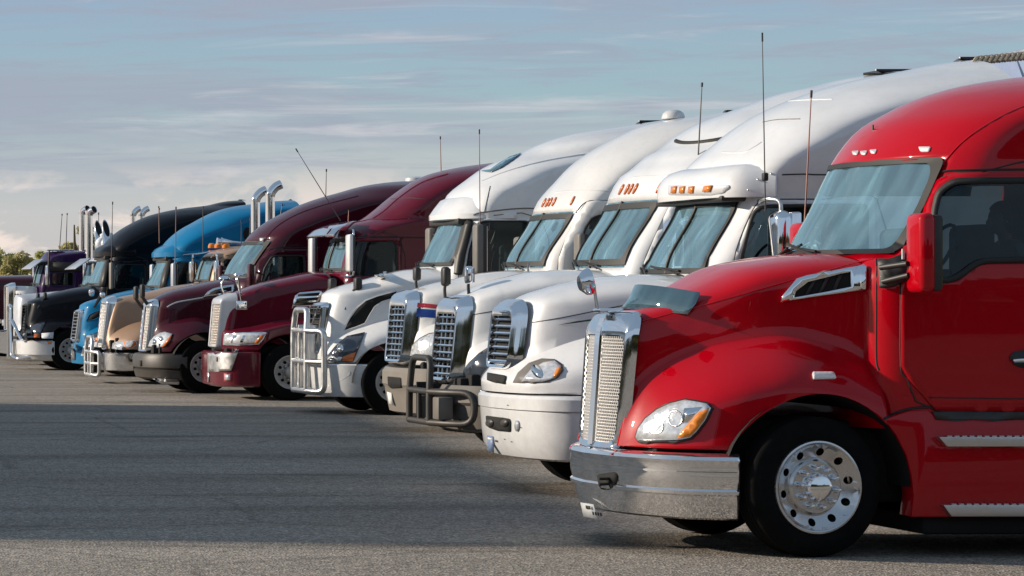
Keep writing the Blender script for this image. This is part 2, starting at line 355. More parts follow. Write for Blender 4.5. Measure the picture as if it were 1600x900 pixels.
def hood(T, m, front, top, xb, wh, wf, crest, zb, arch, crownd=.22, n=2.4, fb=.35, ks=22, kc=10, fp=1.0, name='hood', ytop=-.25, yfront=0.0, nst=44):
    """front: px list up the nose edge (near corner, y=yfront); top: px list of the top silhouette; xb: local x of the hood's rear edge.
    wh/wf: (d,width) tables of upper hood and fender half width; crest: (px,py) list of the fender crest on the near side; arch: (x,z,r)."""
    fr = sorted([(T.p(a, b, yfront).z, T.p(a, b, yfront).x) for a, b in front]); tp = sorted([(T.p(a, b, ytop).x, T.p(a, b, ytop).z) for a, b in top])
    cr = sorted([(T.p(a, b, -1.1).x, T.p(a, b, -1.1).z) for a, b in crest])
    zt0 = fr[-1][0]; xf0 = fr[0][1]; Lh = xb - xf0
    us = sorted(set([round((i / nst) ** 1.35, 5) for i in range(nst + 1)]))
    if arch:
        for sgn in (-1, 1): us.append((arch[0] + sgn * arch[2] - xf0) / Lh + sgn * .0004)
        for k in range(1, 24): us.append((arch[0] + arch[2] * math.cos(math.pi * k / 24) - xf0) / Lh)
    us = sorted(u for u in us if 0 <= u <= 1)
    rows = []
    for u in us:
        d = u * Lh; xn = xf0 + d
        a = interp(wh, d) if len(wh) < 3 else sinterp(wh, d); b = max(a, sinterp(wf, d)); 
        bot = zb if not hasattr(zb, '__len__') else interp(zb, xn)
        if arch and abs(xn - arch[0]) < arch[2]: bot = max(bot, arch[1] + math.sqrt(arch[2] ** 2 - (xn - arch[0]) ** 2))
        xt = sinterp(fr, 1e9) + d * (xb - fr[-1][1]) / Lh
        zt = sinterp(tp, max(xt, tp[0][0])); zf = sinterp(cr, max(cr[0][0], xn)); cdn = crownd if not hasattr(crownd, '__len__') else interp(crownd, d)
        zc = zt - cdn; bot = min(bot, zc - .02); row = []
        za = min(max(zf - fb, bot + .01), zc - .03); zb2 = min(max(zf, za + .01), zc - .01); k1, k2 = ks // 3, ks // 2 - 1; k3 = ks - k1 - k2
        zl = [bot + (za - bot) * i / k1 for i in range(k1)] + [za + (zb2 - za) * math.sin(math.pi / 2 * i / k2) for i in range(k2)] + [zb2 + (zc - zb2) * i / (k3 - 1) for i in range(k3)]
        for z in zl:
            q = (z - (zf - fb)) / fb; f = 1 if q <= 0 else (0 if q >= 1 else math.cos(q * math.pi / 2) ** fp)
            row.append((a + (b - a) * f, z))
        yb = row[-1][0]
        for i in range(1, kc + 1):
            t = math.pi / 2 * i / kc; row.append((yb * max(0, math.cos(t)) ** (2 / n), zc + cdn * math.sin(t) ** (2 / n)))
        rows.append([(sinterp(fr, min(max(z, fr[0][0]), zt0)) * (1 - u) + xb * u, y, z) for y, z in row])
    K = ks + kc; V = []; F = []
    for r_ in rows:
        for (x, y, z) in r_: V.append((x, -y, z))
        for (x, y, z) in r_[-2::-1]: V.append((x, y, z))
    W2 = 2 * K - 1
    for i in range(len(rows) - 1):
        for j in range(W2 - 1): F.append((i * W2 + j, (i + 1) * W2 + j, (i + 1) * W2 + j + 1, i * W2 + j + 1))
    T.tree(V, F); o = mk(name, V, F, m, T.root, 50, merge=1e-5, fixn=True); o.data.materials.append(M['under'])
    solid(o, .018, -1, 1); T.hoodfr = fr; T.hoodi = len(T.bv) - 1; T.hooddat = (fr, tp, xb)
    # dark bulkhead behind the grille
    f0 = rows[1]; 
    return o
def cab(T, m, prof, xback, W, c0=.6, n=1.8, hc=.45, ws=None, jw=10, zb=1.0, name='cab', xs_step=.08, cuts=(), cmax=9, closed=True, yprof=0.0, ybot=None, ztop_w=None, nroof=None, glassmat='wglass', frame=.022, divider=False, ckind='cab'):
    pr = [T.p(a, b, yprof) for a, b in prof]; pr = [(q.x, q.z) for q in pr]
    pr = [(pr[0][0], zb)] + pr if zb < pr[0][1] - .01 else pr
    ext = pr[-1]
    if ext[0] < xback: pr.append((xback, ext[1] + .03))
    # arc sample
    path = []
    zw = [T.z(b) for b in ws] if ws else []
    zx = [(z, x) for x, z in pr]
    K = 54; L = [0]
    for a, b in zip(pr, pr[1:]): L.append(L[-1] + math.hypot(b[0] - a[0], b[1] - a[1]))
    zz = set()
    for i in range(K + 1):
        s_ = L[-1] * i / K
        for j in range(len(pr) - 1):
            if s_ <= L[j + 1] + 1e-9:
                t = (s_ - L[j]) / (L[j + 1] - L[j] + 1e-9); zz.add(round(pr[j][1] + (pr[j + 1][1] - pr[j][1]) * t, 4)); break
    zz = sorted(zz); zz = [z for z in zz if all(abs(z - q) > .012 for q in zw)] + zw; zz.sort()
    fx = lambda z: sinterp(zx, z)
    def cc(z):
        e = .03; sl = (2 * e) / max(1e-3, fx(z + e) - fx(z - e)) if z + e < zx[-1][0] else .02
        if z < pr[1][1] + .02 and zb < pr[1][1]: sl = 9
        return min(cmax, max(c0, hc / max(sl, .02)))
    # smooth c over z
    cz = [cc(z) for z in zz]; 
    for _ in range(3): cz = [(cz[max(i - 1, 0)] + cz[i] + cz[min(i + 1, len(cz) - 1)]) / 3 for i in range(len(cz))]
    ctab = list(zip(zz, cz)); J = 14; nx = max(4, int((xback - pr[0][0]) / xs_step))
    nt_ = n if hasattr(n, '__len__') else [(0, n)]
    def plan(z, t):           # t in 0..90deg
        n = interp(nt_, z)
        c = interp(ctab, z); w_ = interp(W, z); return fx(z) + c * (1 - max(0, math.cos(t)) ** (2 / n)), w_ * math.sin(t) ** (2 / n)
    V = []; rows = []
    for z in zz:
        c = interp(ctab, z); w_ = interp(W, z); f = fx(z); Lz = max(0, xback - f)
        tm = math.pi / 2 if Lz >= c else math.acos(max(0, 1 - Lz / c) ** (interp(nt_, z) / 2))
        row = []
        for j in range(J + 1):
            t = math.pi / 2 * j / J if tm > 1.57 else tm * j / J; row.append(plan(z, t))
        xe, ye = row[-1]
        for j in range(1, nx + 1): row.append((xe + (xback - xe) * j / nx, ye))
        rows.append(row)
    KK = len(rows[0]); F = []
    for z, row in zip(zz, rows):
        for x, y in row[::-1]: V.append((x, y, z))
        for x, y in row[1:]: V.append((x, -y, z))
    W2 = 2 * KK - 1; mid = KK - 1; allF = []
    for i in range(len(zz) - 1):
        for j in range(W2 - 1):
            q = (i * W2 + j, i * W2 + j + 1, (i + 1) * W2 + j + 1, (i + 1) * W2 + j); allF.append(q)
            if ws and zw[1] - 1e-4 >= min(zz[i], zz[i + 1]) >= min(zw) - 1e-4 and max(zz[i], zz[i + 1]) <= max(zw) + 1e-4 and abs(j + .5 - mid) < jw: continue
            F.append(q)
    T.tree(V, allF); ci = len(T.bv) - 1; T.cabi = ci
    if cuts:
        G = []
        for q in F:
            cpt = sum((Vector(V[i]) for i in q), Vector()) / 4
            a = T.px(cpt) ; b = T.px((cpt.x, -cpt.y, cpt.z)) if False else None
            pm = (cpt.x, -abs(cpt.y), cpt.z); pmx = T.px(pm)
            if abs(cpt.y) > .45 * interp(W, cpt.z) and any(pip(pmx[0], pmx[1], cu) for cu in cuts): continue
            G.append(q)
        F = G
    if closed:
        V2 = []; base = len(V)
        F.append(tuple(i * W2 for i in range(len(zz))) + tuple(i * W2 + W2 - 1 for i in range(len(zz) - 1, -1, -1)))
    o = mk(name, V, F, m, T.root, 40, merge=1e-5, fixn=False); o.data.materials.append(M['interior']); solid(o, .03, -1, 1)
    if o.data.polygons:
        # make normals outward
        bm = bmesh.new(); bm.from_mesh(o.data); bmesh.ops.recalc_face_normals(bm, faces=bm.faces); 
        zm = T.z((ws or (400, 350))[0]); cand = [f for f in bm.faces if f.normal.x ** 2 > .5 and f.calc_center_median().x < pr[0][0] + .5] or bm.faces[:]
        if sum(f.normal.x for f in cand) > 0: bmesh.ops.reverse_faces(bm, faces=bm.faces)
        bm.to_mesh(o.data); bm.free(); o.data.polygons.foreach_set('use_smooth', [True] * len(o.data.polygons)); o.data.set_sharp_from_angle(angle=R(40))
    T.plan = plan; T.cabobj = o
    if ws:
        z0, z1 = min(zw), max(zw); tw = math.pi / 2 * jw / J; A = 20; B = 10
        def gp(a, b, off=.0):    # a -1..1 across, b 0..1 up
            z = z0 + (z1 - z0) * b; x, y = plan(z, abs(a) * tw); x2, y2 = plan(z, min(abs(a) * tw + .02, math.pi / 2)); 
            tx, ty = x2 - x, y2 - y; l = math.hypot(tx, ty) + 1e-9; nx_, ny_ = -ty / l, tx / l
            s_ = 1 if a > 0 else -1; return (x + nx_ * off, -s_ * (y + ny_ * off), z + .25 * off)
        def border(e, k, rr=.10, m_=64):      # rounded rectangle in parameter space
            P = []; ar = rr * 1.0; br = rr * 2.2
            cs = [(1 - e - ar, 1 - e * k - br, 0), (-(1 - e - ar), 1 - e * k - br, 90), (-(1 - e - ar), e * k + br, 180), (1 - e - ar, e * k + br, 270)]
            for (cx, cy, a0) in cs:
                for i in range(9):
                    an = R(a0 + 90 * i / 8); P.append((cx + ar * math.cos(an), cy + br * math.sin(an)))
            return P
        V = [gp(-1 + 2 * i / A, j / B, -.004) for j in range(B + 1) for i in range(A + 1)]; F = [(j * (A + 1) + i, j * (A + 1) + i + 1, (j + 1) * (A + 1) + i + 1, (j + 1) * (A + 1) + i) for j in range(B) for i in range(A)]
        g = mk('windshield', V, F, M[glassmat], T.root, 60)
        # gasket: square outer edge, rounded inner edge
        inn = border(frame * 1.6, 2.2); out = []
        for (a, b) in inn:
            bq = b * 2 - 1; s_ = (abs(a) ** 14 + abs(bq) ** 14) ** (1 / 14); out.append((a / s_ * 1.045, .5 + bq / s_ * .53))
        V = []; F = []; q = len(inn)
        def dn(l):
            o_ = []
            for i in range(q):
                a, b = l[i], l[(i + 1) % q]
                for k in range(4): o_.append((a[0] + (b[0] - a[0]) * k / 4, a[1] + (b[1] - a[1]) * k / 4))
            return o_
        inn = dn(inn); out = dn(out); q = len(inn)
        for (a, b) in out: V.append(gp(a, b, .02))
        for (a, b) in inn: V.append(gp(a, b, .016))
        for (a, b) in inn: V.append(gp(a, b, -.006))
        for i in range(q): j = (i + 1) % q; F += [(i, j, q + j, q + i), (q + i, q + j, 2 * q + j, 2 * q + i)]
        mk('windshield_gasket', V, F, M['gasket'], g, 30)
        if divider: tube('windshield_divider', [gp(.0001, i / 8, .01) for i in range(9)], .016, M['gasket'], g, 6)
        T.gp = gp; T.ws = g
    return o
def wiper(T, a0, b0, a1, b1):
    gp = T.gp; base = Vector(gp(a0, b0, .03)); mid = Vector(gp(a0 + (a1 - a0) * .5, b0 + (b1 - b0) * .5, .06)); P = [Vector(gp(a0 + (a1 - a0) * t + .02, b0 + (b1 - b0) * t, .03)) for t in (.1, .4, .7, 1.0)]
    o = tube('wiper', [base - Vector((.03, 0, .03)), mid], .011, M['gasket'], T.root, 6); tube('wiper_blade', P, .012, M['gasket'], o, 6); return o

def bumper(T, m, plan, prof, name='bumper', thick=.02, mirror=True, sharp=30, ends=True):
    """plan: (x,y) local from centre to the side; prof: (z, dx, dy) outward offset going up"""
    pl = [(v.x, v.y) for v in smoothpath([(x, y, 0) for x, y in plan], 5)]
    nrm = []
    for i in range(len(pl)):
        a = pl[max(i - 1, 0)]; b = pl[min(i + 1, len(pl) - 1)]; tx, ty = b[0] - a[0], b[1] - a[1]; l = math.hypot(tx, ty); nrm.append((-ty / l, tx / l))
    V = []; F = []; K = len(prof); full = [(-1, i) for i in range(len(pl) - 1, 0, -1)] + [(1, i) for i in range(len(pl))]
    for s_, i in full:
        x, y = pl[i]; nx, ny = nrm[i]
        for z, o in prof: V.append((x + nx * o, s_ * (y + ny * o) * -1 if False else s_ * (y + ny * o), z))
    for a in range(len(full) - 1):
        for k in range(K - 1): F.append((a * K + k, (a + 1) * K + k, (a + 1) * K + k + 1, a * K + k + 1))
    T.tree(V, F); T.lasti = len(T.bv) - 1
    if name == 'bumper': T.bumi = T.lasti
    o = mk(name, V, F, m, T.root, sharp, merge=1e-5, fixn=True)
    me = o.data
    f = min(me.polygons, key=lambda f: f.center.x)
    if f.normal.x > 0: me.flip_normals()
    solid(o, thick, -1); return o
def ring_plan(T, hw0, hw1, z0, z1, r, xs, prow, k=7):
    """rounded rectangle path in (y,z): half widths at bottom/top"""
    pts = [(-hw0, z0), (hw0, z0), (hw1, z1), (-hw1, z1)]; P = roundpoly(pts, r, k); return P
def grille(T, hw0, hw1, z0, z1, xf, prow=.05, flare=.35, r=.1, band=.07, depth=.14, m=None, slats=0, mesh=None, post=False, slatm=None, backm=None, vbars=0, band_top=None, slat_h=.028, rtop=None):
    """xf(z): x of the grille face at height z on the centre line; face bends back by prow at the edges"""
    m = m or M['chrome_clean']
    def X(y, z, off=0): return xf(z) + prow * (abs(y) / max(hw0, hw1)) ** 2 + off
    P = [(-hw0, z0), (hw0, z0), (hw1, z1), (-hw1, z1)]; out = roundpoly(P, r, 7)
    bt = band_top or band
    Pi = [(-hw0 + band, z0 + band), (hw0 - band, z0 + band), (hw1 - band, z1 - bt), (-hw1 + band, z1 - bt)]; inn = roundpoly(Pi, r * .6, 7)
    def dens(l):
        o = []
        for i in range(len(l)):
            a, b = l[i], l[(i + 1) % len(l)]; kk = max(1, int(math.hypot(b[0] - a[0], b[1] - a[1]) / .08)); 
            for j in range(4): o.append((a[0] + (b[0] - a[0]) * j / 4, a[1] + (b[1] - a[1]) * j / 4))
        return o
    out = dens(out); inn = dens(inn); n = len(out); mid = [((a[0] * .55 + b[0] * .45), (a[1] * .55 + b[1] * .45)) for a, b in zip(out, inn)]
    o1 = [((a[0] * .85 + b[0] * .15), (a[1] * .85 + b[1] * .15)) for a, b in zip(out, inn)]
    fl = offpoly(out, depth * flare); fl2 = offpoly(out, depth * flare * .4)
    V = []; lay = [(fl, depth), (fl2, depth * .4), (out, .03), (o1, .005), (mid, -.012), (inn, .0), (inn, .05)]
    for l, off in lay: V += [(X(y, z, off), y, z) for y, z in l]
    F = [(k * n + i, k * n + (i + 1) % n, (k + 1) * n + (i + 1) % n, (k + 1) * n + i) for k in range(len(lay) - 1) for i in range(n)]
    g = mk('grille', V, F, m, T.root, 40, fixn=True); T.tree(V, F)
    # backing
    zs = [z0 + (z1 - z0) * i / 8 for i in range(9)]; V = []; F = []
    hwz = lambda z: hw0 + (hw1 - hw0) * (z - z0) / (z1 - z0)
    for z in zs:
        for k in range(5): y = (-1 + k / 2) * (hwz(z) - band * .5); V.append((X(y, z, .07 if not mesh else .05), y, z))
    F = [(i * 5 + k, i * 5 + k + 1, (i + 1) * 5 + k + 1, (i + 1) * 5 + k) for i in range(8) for k in range(4)]
    mk('grille_backing', V, F, backm or M['under'], g, 0)
    zi0, zi1 = z0 + band, z1 - bt
    if slats:
        me = None
        for i in range(slats):
            z = zi0 + (zi1 - zi0) * (i + .5) / slats; h = hwz(z) - band + .01; V = []; F = []; K = 9
            for k in range(K):
                y = -h + 2 * h * k / (K - 1); x = X(y, z, .008)
                V += [(x, y, z), (x + .012, y, z + slat_h * .5), (x + .05, y, z + slat_h * .35), (x + .05, y, z - slat_h * .5), (x + .008, y, z - slat_h * .5)]
            for k in range(K - 1):
                for j in range(5): F.append((k * 5 + j, k * 5 + (j + 1) % 5, (k + 1) * 5 + (j + 1) % 5, (k + 1) * 5 + j))
            mk('grille_slat', V, F, slatm or m, g, 30, fixn=True)
    for i in range(vbars):
        y = (-1 + 2 * (i + 1) / (vbars + 1)) * (hwz((z0 + z1) / 2) - band); 
        tube('grille_upright', [(X(y, z, .05), y, z) for z in (zi0, (zi0 + zi1) / 2, zi1)], .02, slatm or m, g, 6)
    if post:
        V = []; F = []; K = 14
        for k in range(K):
            z = z0 + .04 + (z1 - z0 - .08) * k / (K - 1); x = X(0, z); ww = .042
            V += [(x + .06, -ww, z), (x - .005, -ww * .8, z), (x - .03, 0, z), (x - .005, ww * .8, z), (x + .06, ww, z)]
        F = [(k * 5 + j, k * 5 + j + 1, (k + 1) * 5 + j + 1, (k + 1) * 5 + j) for k in range(K - 1) for j in range(4)]
        mk('grille_centre_post', V, F, m, g, 40, fixn=True)
    if mesh:       # real woven wires
        V = []; F = []; sp = mesh
        def addw(path, rr):
            v, f = tubegeo(path, rr, 4, False); o = len(V); V.extend(v); F.extend(tuple(i + o for i in q) for q in f)
        z = zi0; row = 0; st = sp * .8
        while z < zi1 - st * .5:
            h = hwz(z) - band * .7; addw([(X(yy, z, .022), yy, z) for yy in [-h + 2 * h * i / 12 for i in range(13)]], .0058)
            y = -h + (sp / 2 if row % 2 else 0)
            while y < h: addw([(X(y, z, .022), y, z), (X(y, z + st, .022), y, z + st)], .0058); y += sp
            z += st; row += 1
        tagm(mk('wire_mesh', V, F, M['mesh'], g, 0), kind='stuff')
    return g

M['rimalloy'] = mat('polished_wheel_alloy', (.66, .66, .67), .13, 1, rvar=.18, dirt=.12)
# ------------------------------------------------------------------ wheels
WHEEL = {}
def wheel_meshes(kind):
    if kind in WHEEL: return WHEEL[kind]
    rt, rr = .52, (.335 if kind == 'alloy' else .30); hw = .145
    # axis along y, outer face at y = 0 (negative = outwards), inner at +2*hw
    prof = [(rr, .035), (rr + .012, .008), (rr + .06, -.004), (rr + .11, .0), (rt - .05, .012), (rt - .022, .022), (rt - .006, .034), (rt, .045)]
    grooves = []
    for g0 in (.085, .13, .165, .21): grooves += [(rt, g0 - .006), (rt - .014, g0 - .004), (rt - .014, g0 + .004), (rt, g0 + .006)]
    prof += grooves + [(rt, 2 * hw - .045), (rt - .02, 2 * hw - .02), (rt - .08, 2 * hw), (rr + .02, 2 * hw), (rr, 2 * hw - .03)]
    tyre = lathe('tyre', prof, M['rubber'], None, 72, smooth=25); me_t = tyre.data; bpy.data.objects.remove(tyre)
    # rim disc with ten hand holes
    ro = rr - .016; segs = 72; pts = []; edges = []; holes = []
    def circ(cx, cy, r_, n): return [(cx + r_ * math.cos(2 * math.pi * i / n), cy + r_ * math.sin(2 * math.pi * i / n)) for i in range(n)]
    def add(l): o = len(pts); pts.extend(l); edges.extend((o + i, o + (i + 1) % len(l)) for i in range(len(l)))
    add(circ(0, 0, ro, segs))
    hr, hrad = (.262, .030) if kind == 'alloy' else (.225, .030)
    for k in range(10): a = 2 * math.pi * (k + .3) / 10; h = circ(hr * math.cos(a) * ro / .319, hr * math.sin(a) * ro / .319, hrad, 14); holes.append(h); add(h)
    for r_ in (.04, .08, .115, .15, .19, .205, .215, .27, .29, .30): 
        if r_ < ro: pts += circ(0, 0, r_, 40)
    vv, ee, ff, *_ = delaunay_2d_cdt([Vector(q) for q in pts if not any(pip(q[0], q[1], h) for h in holes) or True], edges, [], 0, 1e-5)
    prof_d = [(0, .03), (.19, .03), (.205, .045), (.215, .058), (.30, .018), (.319, .0)] if kind == 'alloy' else [(0, .05), (.1, .05), (.15, .05), (.19, .055), (.21, .075), (.25, .08), (.27, .05), (.29, .01)]
    V = [(v.x, interp(prof_d, math.hypot(v.x, v.y)), v.y) for v in vv]; F = []
    for f in ff:
        cx = sum(vv[i].x for i in f) / 3; cy = sum(vv[i].y for i in f) / 3
        if math.hypot(cx, cy) < ro and not any(pip(cx, cy, h) for h in holes): F.append(tuple(f))
    o = len(V); n = segs       # rolled flange
    for (r_, h_) in [(ro, .002), (rr - .004, -.006), (rr + .008, -.004), (rr + .012, .01), (rr, .05), (ro - .02, .2)]:
        V += [(r_ * math.cos(2 * math.pi * i / n), h_, r_ * math.sin(2 * math.pi * i / n)) for i in range(n)]
    for k in range(5): F += [(o + k * n + i, o + k * n + (i + 1) % n, o + (k + 1) * n + (i + 1) % n, o + (k + 1) * n + i) for i in range(n)]
    rim = mk('wheel', V, F, M['rimalloy' if kind == 'alloy' else 'steel'], None, 14, merge=1e-4, fixn=True); me_r = rim.data; bpy.data.objects.remove(rim)
    f0 = min(me_r.polygons, key=lambda f: math.hypot(f.center.x, f.center.z))
    if f0.normal.y > 0: me_r.flip_normals()
    cap = lathe('hub_cap', [(0, -.05), (.05, -.048), (.085, -.036), (.102, -.012), (.11, .015), (.112, .05)], M['chrome_clean'] if kind == 'alloy' else M['steel'], None, 30); me_c = cap.data; bpy.data.objects.remove(cap)
    nut = lathe('lug_nut', [(0, -.062), (.008, -.06), (.016, -.048), (.02, -.01), (.027, 0), (.027, .03)], M['chrome_clean'] if kind == 'alloy' else M['alu'], None, 12); me_n = nut.data; bpy.data.objects.remove(nut)
    dark = lathe('brake_drum', [(0, .13), (.2, .13), (.31, .12)], M['under'], None, 24); me_d = dark.data; bpy.data.objects.remove(dark)
    WHEEL[kind] = (me_t, me_r, me_c, me_n, me_d); return WHEEL[kind]
def wheel(T, x, side=-1, steer=0, kind='alloy', inset=0, detail=True, z=.52, s=1.0):
    mt, mr, mc, mn, md = wheel_meshes(kind)
    w_ = bpy.data.objects.new('wheel', mr); C.objects.link(w_); w_.parent = T.root
    w_.location = (x, side * (1.22 - inset), z); w_.rotation_euler = (0, 0, R(steer) + (0 if side < 0 else math.pi)); w_.scale = (s, 1, s)
    for nm, me in (('tyre', mt), ('brake_drum', md), ('hub_cap', mc)):
        c = bpy.data.objects.new(nm, me); C.objects.link(c); c.parent = w_
    if detail:
        for k in range(10):
            a = 2 * math.pi * (k + .8) / 10; c = bpy.data.objects.new('lug_nut', mn); C.objects.link(c); c.parent = w_; c.location = (.148 * math.cos(a), 0.012, .148 * math.sin(a))
    return w_
def under(T, xa, xb_, wheels=(), z0=.38, z1=1.0, hw=.9):
    rbox('chassis', xa, xb_, -hw, hw, z0, z1, M['under'], T.root, .04)
def interior(T, xd, xs, zdash, zseat, hw=.95, seatm='seat', seats=True):
    rbox('dashboard', xd, xd + .45, -hw, hw, zdash - .5, zdash, M['dash'], T.root, .08)
    if seats:
        for y in (-.62, .62):
            s_ = rbox('seat', xs - .5, xs, y - .26, y + .26, zseat - .35, zseat, M[seatm], T.root, .06, 3)
            rbox('seat_back', xs - .08, xs + .08, y - .25, y + .25, zseat - .05, zseat + .72, M[seatm], s_, .06, 3)
        ca = Vector((xd + .55, -.6, zdash + .12)); ring = [ca + Vector((math.cos(a) * .1, math.sin(a) * .22, math.cos(a) * .2)) for a in [2 * math.pi * i / 20 for i in range(20)]]
        tube('steering_wheel', ring, .015, M['plastic'], T.root, 6, closed=True)
def antenna(T, px0, py0, px1, py1, y=-1.15, r=.007, m='rust', r2=None, parent=None):
    a, b = T.p(px0, py0, y), T.p(px1, py1, y); o = tube('antenna', [a + (b - a) * (i / 4) for i in range(5)], [r * 1.2, r, r, r * .8, r * .6], M[m], T.root, 6)
    if r2: tube('antenna_base', [a, a + (b - a) * .08], r2, M['plastic'], o, 8)
    tube('antenna_tip', [b - (b - a) * .05, b], r * 1.5, M['gasket'], o, 6); return o
M['rust'] = mat('antenna_whip', (.2, .1, .08), .5, .3); M['whipd'] = mat('dark_whip', (.05, .05, .05), .4, .3)

# ------------------------------------------------------------------ ground
def ground():
    V = []; F = []; xs = [-700, -60, -20, 0, 10, 20, 40, 80, 200, 900]; ys = [-300, -20, 0, 10, 20, 30, 40, 60, 100, 200, 400, 1500]
    for y in ys:
        for x in xs: V.append((x, y, 0))
    n = len(xs); F = [(j * n + i, j * n + i + 1, (j + 1) * n + i + 1, (j + 1) * n + i) for j in range(len(ys) - 1) for i in range(n - 1)]
    m = bpy.data.materials.new('asphalt'); m.use_nodes = True; t = m.node_tree; b = t.nodes['Principled BSDF']; L = t.links
    tc = N(t, 'ShaderNodeTexCoord')
    def noise(sc, det=6, ro=.6, scale=(1, 1, 1)):
        mp = N(t, 'ShaderNodeMapping'); mp.inputs['Scale'].default_value = scale; L.new(tc.outputs['Object'], mp.inputs[0])
        q = N(t, 'ShaderNodeTexNoise'); q.inputs['Scale'].default_value = sc; q.inputs['Detail'].default_value = det; q.inputs['Roughness'].default_value = ro; L.new(mp.outputs[0], q.inputs[0]); return q
    big = noise(.35, 5, .6, (.35, 1, 1)); rb = ramp(t, [(.3, (.19, .167, .140)), (.5, (.245, .216, .182)), (.72, (.305, .272, .232))]); L.new(big.outputs[0], rb.inputs[0])
    vo = N(t, 'ShaderNodeTexVoronoi'); vo.inputs['Scale'].default_value = 55; L.new(tc.outputs['Object'], vo.inputs[0])
    rv = ramp(t, [(0, .35), (.5, 1.0), (1, 2.2)]); L.new(vo.outputs['Color'], rv.inputs[0])
    m1 = N(t, 'ShaderNodeMixRGB', blend_type='MULTIPLY', i_0=1.0); L.new(rb.outputs[0], m1.inputs[1]); L.new(rv.outputs[0], m1.inputs[2])
    # oil stains and tyre tracks running along the bays
    st = noise(.9, 4, .5, (.25, 1.2, 1)); rs = ramp(t, [(.28, .45), (.42, 1.0)]); L.new(st.outputs[0], rs.inputs[0])
    m2 = N(t, 'ShaderNodeMixRGB', blend_type='MULTIPLY', i_0=.8); L.new(m1.outputs[0], m2.inputs[1]); L.new(rs.outputs[0], m2.inputs[2])
    mid = noise(9, 6, .7); rm = ramp(t, [(.3, .75), (.7, 1.3)]); L.new(mid.outputs[0], rm.inputs[0])
    m3 = N(t, 'ShaderNodeMixRGB', blend_type='MULTIPLY', i_0=1.0); L.new(m2.outputs[0], m3.inputs[1]); L.new(rm.outputs[0], m3.inputs[2])
    # tyre marks sweeping into the bays, hairline cracks
    wv = N(t, 'ShaderNodeTexWave', wave_type='BANDS', bands_direction='Y'); wv.inputs['Scale'].default_value = .07; wv.inputs['Distortion'].default_value = 11; wv.inputs['Detail'].default_value = 3; wv.inputs['Detail Scale'].default_value = .35; L.new(tc.outputs['Object'], wv.inputs[0])
    rw = ramp(t, [(.0, .66), (.06, .8), (.16, 1.0)]); L.new(wv.outputs['Fac'], rw.inputs[0])
    m4 = N(t, 'ShaderNodeMixRGB', blend_type='MULTIPLY', i_0=.6); L.new(m3.outputs[0], m4.inputs[1]); L.new(rw.outputs[0], m4.inputs[2])
    mpc = N(t, 'ShaderNodeMapping'); L.new(tc.outputs['Object'], mpc.inputs[0]); nn = noise(.8, 5, .6); mxv = N(t, 'ShaderNodeMixRGB', i_0=.25); L.new(mpc.outputs[0], mxv.inputs[1]); L.new(nn.outputs['Color'], mxv.inputs[2])
    vc = N(t, 'ShaderNodeTexVoronoi', feature='DISTANCE_TO_EDGE'); vc.inputs['Scale'].default_value = .28; L.new(mxv.outputs[0], vc.inputs[0])
    rc = ramp(t, [(0, .42), (.004, .5), (.009, 1.0)]); L.new(vc.outputs['Distance'], rc.inputs[0])
    m5 = N(t, 'ShaderNodeMixRGB', blend_type='MULTIPLY', i_0=.45); L.new(m4.outputs[0], m5.inputs[1]); L.new(rc.outputs[0], m5.inputs[2]); m3 = m5
    L.new(m3.outputs[0], b.inputs['Base Color']); b.inputs['Roughness'].default_value = .85; b.inputs['Specular IOR Level'].default_value = .3
    bu = N(t, 'ShaderNodeBump'); bu.inputs['Strength'].default_value = .7; bu.inputs['Distance'].default_value = .012; L.new(vo.outputs['Distance'], bu.inputs['Height'])
    bu2 = N(t, 'ShaderNodeBump'); bu2.inputs['Strength'].default_value = .5; bu2.inputs['Distance'].default_value = .05; n2 = noise(1.5, 8, .65); L.new(n2.outputs[0], bu2.inputs['Height']); L.new(bu2.outputs[0], bu.inputs['Normal']); L.new(bu.outputs[0], b.inputs['Normal'])
    o = mk('asphalt_lot', V, F, m, None, 0); tagm(o, 'worn grey asphalt of the truck lot under the parked trucks', kind='structure')
ground()

# ------------------------------------------------------------------ truck 1: the red one in front
def box_mirror(T, px, pt, pb, m, w=.25, d=.13, yi=-1.32, arms=True, mback='plastic', both=True, r=.05, fdx=.0):
    x0 = T.x(px, yi); zt, zb = T.z(pt, yi - w / 2), T.z(pb, yi - w / 2)
    for s_ in ((-1, 1) if both else (-1,)):
        if s_ > 0: x0 += fdx
        a, b = sorted((s_ * -yi, s_ * (-yi + w)))
        o = rbox('mirror', x0, x0 + d * .72, a, b, zb, zt, m, T.root, r, 4)
        rbox('mirror_back', x0 + d * .6, x0 + d, a + .012, b - .012, zb + .015, zt - .015, M[mback], o, .02, 2)
        rbox('mirror_glass', x0 + d - .003, x0 + d + .004, a + .03, b - .03, zb + .04, zt - .04, M['chrome_clean'], o, 0)
        if arms:
            for z in (zb + .08, zt - .12 if arms == 2 else zb + .02): tube('mirror_arm', [(x0 + .12, s_ * 1.0, z), (x0 + .07, s_ * (-yi + .05), z)], .02, M['plastic'], o, 6)
    return o
